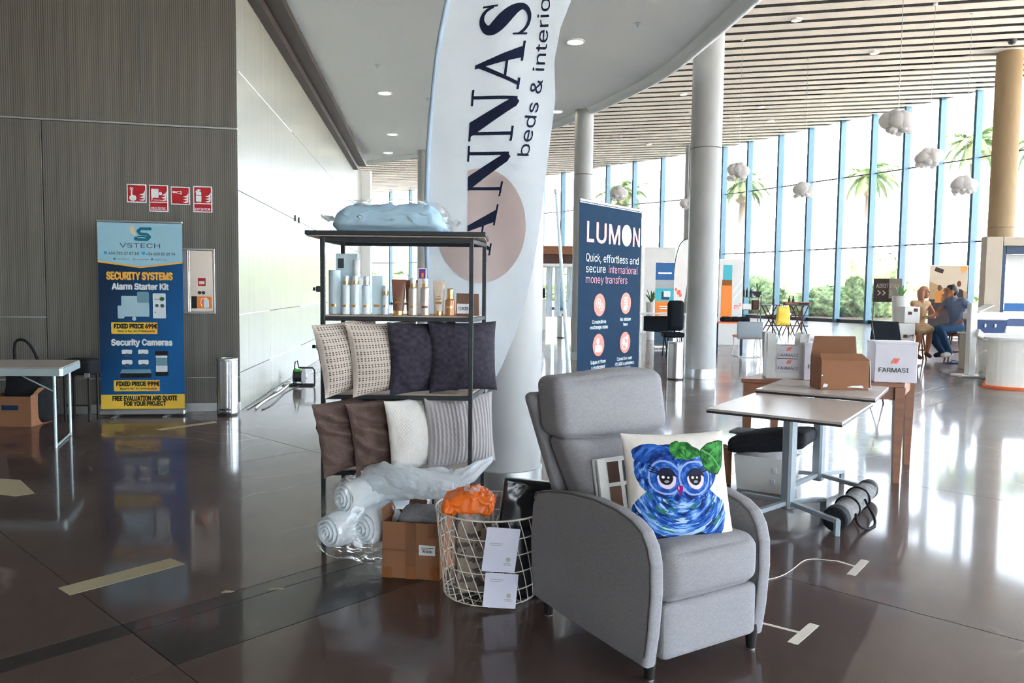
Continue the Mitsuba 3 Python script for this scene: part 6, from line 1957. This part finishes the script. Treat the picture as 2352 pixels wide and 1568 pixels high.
def person(label, J, D, hair_mat, clothes, hair_long):
    """One continuous body over the joints J, facing the unit direction D; clothes are (name, material, bones) shells."""
    k = thing('person', label, 'person')
    D = np.asarray(D, float) / np.linalg.norm(D)
    S = np.array([-D[1], D[0], 0])
    J = {a: (np.asarray(c, float), r) for a, (c, r) in J.items()}
    hc = J['head'][0]
    J['chin'] = (hc + D * .055 + [0, 0, -.085], .042)
    J['brow'] = (hc + D * .040 + [0, 0, .035], .070)
    J['nape'] = (hc - D * .035 + [0, 0, .01], .082)
    J['nose'] = (hc + D * .112 + [0, 0, -.012], .011)
    J['nosetop'] = (hc + D * .098 + [0, 0, .022], .008)
    bones = [('head', 'brow', 'nape'), ('head', 'chin', 'brow'), ('nose', 'nosetop'), ('head', 'neck'), ('neck', 'chest'), ('chest', 'belly', 'shl', 'shr'), ('belly', 'pelvis'), ('pelvis', 'hipl', 'hipr')]
    for s in 'lr':
        bones += [('sh' + s, 'el' + s), ('el' + s, 'wr' + s), ('hip' + s, 'kn' + s), ('kn' + s, 'ca' + s, 'an' + s), ('an' + s, 'to' + s)]
        w, e = J['wr' + s][0], J['el' + s][0]
        hd = J['hd' + s][0] - w
        hd /= np.linalg.norm(hd)
        side = np.cross(hd, [0, 0, 1.0])
        side /= np.linalg.norm(side) + 1e-9
        nrm = np.cross(side, hd)
        kn = []
        for f in range(4):
            off = (f - 1.5) * .019
            p0 = w + hd * .085 + side * off
            p1 = p0 + hd * (.036 + .006 * (f in (1, 2))) - nrm * .008
            p2 = p1 + hd * (.026 + .004 * (f in (1, 2))) - nrm * .022
            kn.append((p0, .0105))
            bones += [((p0, .0095), (p1, .0088)), ((p1, .0088), (p2, .0078))]
        bones += [tuple([(w, .024)] + kn), ((w + hd * .03 + side * .026, .012), (w + hd * .062 + side * .055 - nrm * .008, .0095)), ((w + hd * .062 + side * .055 - nrm * .008, .0095), (w + hd * .092 + side * .052 - nrm * .016, .008))]
        ear = hc + S * (.078 if s == 'l' else -.078) + [0, 0, -.005]
        bones += [((ear + [0, 0, .02], .014), (ear - [0, 0, .018], .011))]
    part(k, 'body', body(bones, J, .014, 6), 'skin_tan', smooth=True)
    for s in (-1, 1):
        e = hc + D * .099 + S * s * .031 + [0, 0, .018]
        part(k, 'eye', trimesh.creation.icosphere(2, .011).apply_translation(e), 'print_black', smooth=True)
        part(k, 'eyebrow', tube([e + S * s * -.014 + [0, 0, .018] + D * .004, e + S * s * .016 + [0, 0, .019]], .004, 6), hair_mat, smooth=True)
    part(k, 'mouth', tube([hc + D * .100 + S * s * .020 + [0, 0, -.055 + .002 * abs(s)] for s in (-1, 0, 1)], .005, 6), 'photo_brown', smooth=True)
    hb = [((hc + [0, 0, .045] - D * .005, .086), (hc - D * .045 + [0, 0, .0], .082), (hc - D * .04 + [0, 0, -.05], .055)), ((hc + [0, 0, .065] + D * .035, .060), (hc + [0, 0, .04], .088))]
    if hair_long:
        hb += [((hc - D * .045, .085), (hc - D * .05 + [0, 0, -.13], .060)), ((hc + S * .05 - D * .01, .055), (hc + S * .062 + [0, 0, -.12] - D * .01, .035)), ((hc - S * .05 - D * .01, .055), (hc - S * .062 + [0, 0, -.12] - D * .01, .035))]
    m = body(hb, {}, .02, 4)
    v = np.asarray(m.vertices)
    m.vertices = v + np.asarray(m.vertex_normals) * ((meshkit.fbm(v * 40, 3, 2) - .5) * .018)[:, None]
    part(k, 'hair', m, hair_mat, smooth=True)
    for nm, mt, bs, grow in clothes:
        part(k, nm, body([tuple((J[a][0], J[a][1] + grow) if isinstance(a, str) else a for a in b) for b in bs], J, .02, 6), mt, smooth=True)
    return k


Jm = dict(head=((8.775, 15.70, 1.425), .088), neck=((8.835, 15.73, 1.29), .052), chest=((8.90, 15.76, 1.12), .125), belly=((8.95, 15.80, .88), .125), pelvis=((8.96, 15.82, .70), .130),
          shl=((8.85, 15.95, 1.22), .062), shr=((8.96, 15.58, 1.215), .060), elr=((9.09, 15.37, 1.0), .043), wrr=((8.85, 15.45, .83), .032), hdr=((8.77, 15.50, .80), .03),
          ell=((8.68, 16.02, .96), .043), wrl=((8.47, 15.92, .90), .032), hdl=((8.38, 15.88, .91), .03),
          hipl=((8.93, 15.92, .69), .095), hipr=((8.95, 15.70, .69), .095), knr=((8.50, 15.55, .665), .068), knl=((8.48, 15.86, .62), .068), car=((8.62, 15.57, .40), .058), cal=((8.60, 15.85, .36), .058), anr=((8.74, 15.60, .19), .040), anl=((8.74, 15.85, .17), .040), tor=((8.58, 15.55, .145), .034), tol=((8.60, 15.85, .125), .034))
person('man in blue grey T-shirt and jeans on a wooden stool, hand on his hip', Jm, (-.93, .35, 0), 'hair_black', [
    ('shirt', 'shirt_blue', [('chest', 'shl', 'shr'), ('chest', 'belly', 'shl', 'shr'), ('belly', 'pelvis'), ('shl', ((8.78, 15.985, 1.11), .066)), ('shr', ((9.01, 15.50, 1.13), .062)), ('neck', 'chest')], .018),
    ('jeans', 'jeans_blue', [('pelvis', 'hipl', 'hipr'), ('hipl', 'knl'), ('hipr', 'knr'), ('knl', 'cal', 'anl'), ('knr', 'car', 'anr')], .016),
    ('shoe', 'print_black', [('anl', 'tol'), (((8.78, 15.85, .14), .036), 'tol')], .012),
    ('shoe', 'shoe_white', [('anr', 'tor'), (((8.78, 15.61, .16), .036), 'tor')], .012)], False)
Jw = dict(head=((8.49, 16.22, 1.395), .085), neck=((8.47, 16.25, 1.26), .046), chest=((8.455, 16.28, 1.08), .110), belly=((8.44, 16.28, .87), .115), pelvis=((8.42, 16.25, .68), .130),
          shl=((8.63, 16.32, 1.16), .055), shr=((8.29, 16.22, 1.16), .055), elr=((8.21, 16.10, .92), .038), wrr=((8.17, 15.98, .70), .028), hdr=((8.16, 15.93, .63), .026),
          ell=((8.72, 16.20, .93), .038), wrl=((8.62, 16.02, .88), .028), hdl=((8.56, 15.95, .89), .026),
          hipl=((8.52, 16.22, .67), .092), hipr=((8.32, 16.20, .67), .092), knl=((8.46, 15.84, .64), .066), knr=((8.22, 15.80, .62), .066), cal=((8.44, 15.84, .38), .052), car=((8.20, 15.80, .36), .052), anl=((8.42, 15.88, .15), .036), anr=((8.20, 15.84, .12), .036), tol=((8.42, 15.74, .11), .030), tor=((8.21, 15.70, .08), .030))
person('woman in a beige patterned dress on a stool, leaning towards the man', Jw, (.75, -.66, 0), 'hair_blonde', [
    ('dress', 'dress_beige', [('chest', 'shl', 'shr'), ('chest', 'belly'), ('belly', 'pelvis'), ('pelvis', 'hipl', 'hipr'), ('hipl', 'knl'), ('hipr', 'knr'), ('hipl', 'knl', 'hipr', 'knr')], .014),
    ('shoe', 'photo_brown', [('anl', 'tol')], .008), ('shoe', 'photo_brown', [('anr', 'tor')], .008)], True)
for (x, y, zt, lab) in ((8.95, 15.80, .575, 'wooden stool under the man in jeans'), (8.42, 16.24, .555, 'wooden stool under the woman in the beige dress')):
    k = thing('bar_stool', lab, 'stool', 'wooden stools under the seated pair')
    part(k, 'seat', cyl(.17, zt - .045, zt, (x, y), 28, .008), 'table_wood', smooth=35)
    for j in range(4):
        a = j * np.pi / 2 + .5
        part(k, 'leg', tube([(x + .11 * math.cos(a), y + .11 * math.sin(a), zt - .04), (x + .21 * math.cos(a), y + .21 * math.sin(a), 0)], .018, 8), 'table_wood', smooth=True)
    part(k, 'foot_ring', tube([(x + .175 * math.cos(t), y + .175 * math.sin(t), .20) for t in np.linspace(0, 2 * np.pi, 28, endpoint=False)], .010, 6, True), 'table_wood', smooth=True)
k = thing('shopping_bag', 'dark blue carrier bag on the floor below the seated pair', 'bag')
part(k, 'body', hull([(8.50, 15.60 - .35, 0), (8.86, 15.25, 0), (8.50, 15.40, 0), (8.86, 15.40, 0), (8.50, 15.30, .02), (8.52, 15.32, .0)] + [(8.50, 15.25, .03), (8.86, 15.25, .03), (8.5, 15.4, .03), (8.86, 15.4, .03)]), 'cooler_blue')
part(k, 'handle', tube([(8.6, 15.32, .03), (8.64, 15.32, .06), (8.72, 15.32, .06), (8.76, 15.32, .03)], .008, 6), 'cooler_blue', smooth=True)
k = thing('black_backpack', 'black backpack on the floor behind the man on the stool', 'backpack')
part(k, 'body', soft(.24, .22, .52, .07, (.02, .02, 0), 14).apply_translation([9.28, 15.9, .26]), 'seat_black', smooth=True)
part(k, 'pocket', soft(.16, .06, .22, .03, (0, .01, 0), 10).apply_translation([9.28, 15.77, .17]), 'bag_black', smooth=True)

# ------------------------------------------------------------------ outside the glass
solo('ground', 'pale paved ground outside the glass', 'ground', cbox(-260, 330, -200, 480, -.3, -.12, .01), 'ground_pave', kind='structure')


def leafy_fn(a, b):
    return mikit.proc(lambda p, n, uv: mikit.mix(a, b, SS(.3, .7, FBM(p.x * 7, p.y * 7, p.z * 7, 4))))


scene['foliage'] = two({'type': 'diffuse', 'reflectance': leafy_fn((.07, .11, .05), (.18, .25, .11))})
pbr('palm_green', (.12, .19, .08), .7)
matte('bark', (.23, .19, .15))


def clump(c, r, seed, n=9, sub=3):
    g = np.random.default_rng(seed)
    ms = []
    for i in range(n):
        d = g.normal(size=3)
        d /= np.linalg.norm(d)
        d[2] = abs(d[2]) * .9
        m = trimesh.creation.icosphere(sub, 1.0)
        v = np.asarray(m.vertices)
        s = g.uniform(.42, .62)
        f = 1 + .9 * (meshkit.fbm(v * 4.3 + i * 5 + seed, 5, seed) - .5)
        ms.append(trimesh.Trimesh(np.asarray(c) + (d * .55 + v * f[:, None] * s) * np.asarray(r), m.faces, process=False))
    return cat(ms)


hed = [(21.0, 46.0, 1.7, 4.4, 'rounded green tree just outside the glass, left of the cafeteria sign'), (18.9, 46.8, 2.0, 1.9, 'low green bush outside the glass right of the bar table'), (24.8, 47.5, 2.2, 2.4, 'dense bush outside behind the tall white planter'),
       (28.0, 44.0, 1.8, 2.4, 'bush outside behind the photo banner'), (30.4, 40.6, 1.5, 2.6, 'tree outside between the photo banner and the right column'), (16.2, 52.0, 2.2, 2.6, 'pale bush outside behind the bar table'),
       (34.4, 38.0, 2.2, 2.2, 'bush outside at the far right beyond the doorway'), (13.0, 58.0, 3.0, 1.6, 'bush outside behind the display wall')]
for i, (x, y, r, h, lab) in enumerate(hed):
    k = thing('bush', lab, 'bush', 'bushes outside the glass')
    part(k, 'foliage', clump((x, y, h * .25), (r, r, h * .72), 40 + i), 'foliage', smooth=True)
    part(k, 'stem', cyl(.12, -.12, h * .5, (x, y), 8), 'bark')
for i, (x, y, r, h, lab) in enumerate(((30, 95, 22, 3.2, 'far tree belt beyond the middle of the glass'), (64, 84, 20, 3.6, 'far tree belt beyond the right of the glass'), (2, 110, 20, 4.5, 'far tree belt beyond the dark blue banner'), (-28, 104, 20, 6.0, 'far dark trees seen under the rack top'))):
    k = thing('tree_belt', lab, 'trees', 'far tree belts', 'stuff')
    part(k, 'foliage', clump((x, y, h * .1), (r, 6, h * .62), 70 + i, 26), 'foliage', smooth=True)
solo('hill', 'far hill seen left of the slim column', 'hill', [trimesh.Trimesh(np.asarray(m.vertices) * [90, 40, 26] + [20, 380, -2], m.faces) for m in [trimesh.creation.icosphere(3, 1.0)]], 'foliage', smooth=True, kind='structure')


def frond_mesh(L, seed):
    """A drooping palm frond: a rib with narrow leaflets on both sides."""
    g = np.random.default_rng(seed)
    t = np.linspace(0, 1, 34)
    px_, pz = L * t * (1 - .18 * t), L * (.34 * t - .62 * t ** 2.0)
    vs, fs = [], []
    for i in range(3, 33):
        w = L * .26 * math.sin(math.pi * min(1, t[i] * .9 + .08)) ** .8
        for s in (-1, 1):
            b = len(vs)
            vs += [(px_[i] - .02 * L, 0, pz[i]), (px_[i] + .03 * L, 0, pz[i]), (px_[i] + w * .45, s * w * .75, pz[i] - w * g.uniform(.35, .6))]
            fs.append((b, b + 1, b + 2))
    rib = tube(np.c_[px_, px_ * 0, pz], np.linspace(.05, .012, 34), 4)
    return cat([trimesh.Trimesh(vs, fs, process=False), rib])


fr_ply = [mikit.ply(frond_mesh(2.6, i), 'palm_green') for i in range(3)]
for i, (x, y, h, lab) in enumerate(((16.7, 58, 9.3, 'palm outside beside the tall grey column'), (24.6, 55, 9.6, 'palm outside at the middle of the glass, wide crown'), (29.0, 50, 11.0, 'palm outside left of the right column, crown high'), (31.5, 47, 10.6, 'palm outside at the right edge'), (8.2, 60, 8.9, 'palm outside above the dark blue banner'))):
    k = thing('palm_tree', lab, 'palm tree', 'palms outside the glass')
    part(k, 'trunk', tube([(x + .12 * math.sin(z), y, z) for z in np.linspace(-.12, h, 16)], np.linspace(.34, .24, 16), 12), 'bark', smooth=True)
    part(k, 'crown_skirt', lathe([(.2, h - 1.5), (.55, h - 1.2), (.62, h - .3), (.2, h + .1)], 14, (x, y, 0)), 'bark', smooth=True)
    for j in range(26):
        a, e = j * 137.5 % 360, 38 - 95 * (j / 26)
        kk = key_for('frond', k)
        scene[kk] = {**fr_ply[j % 3], 'to_world': T().translate([x, y, h]).rotate([0, 0, 1], a).rotate([0, 1, 0], -e * .8)}
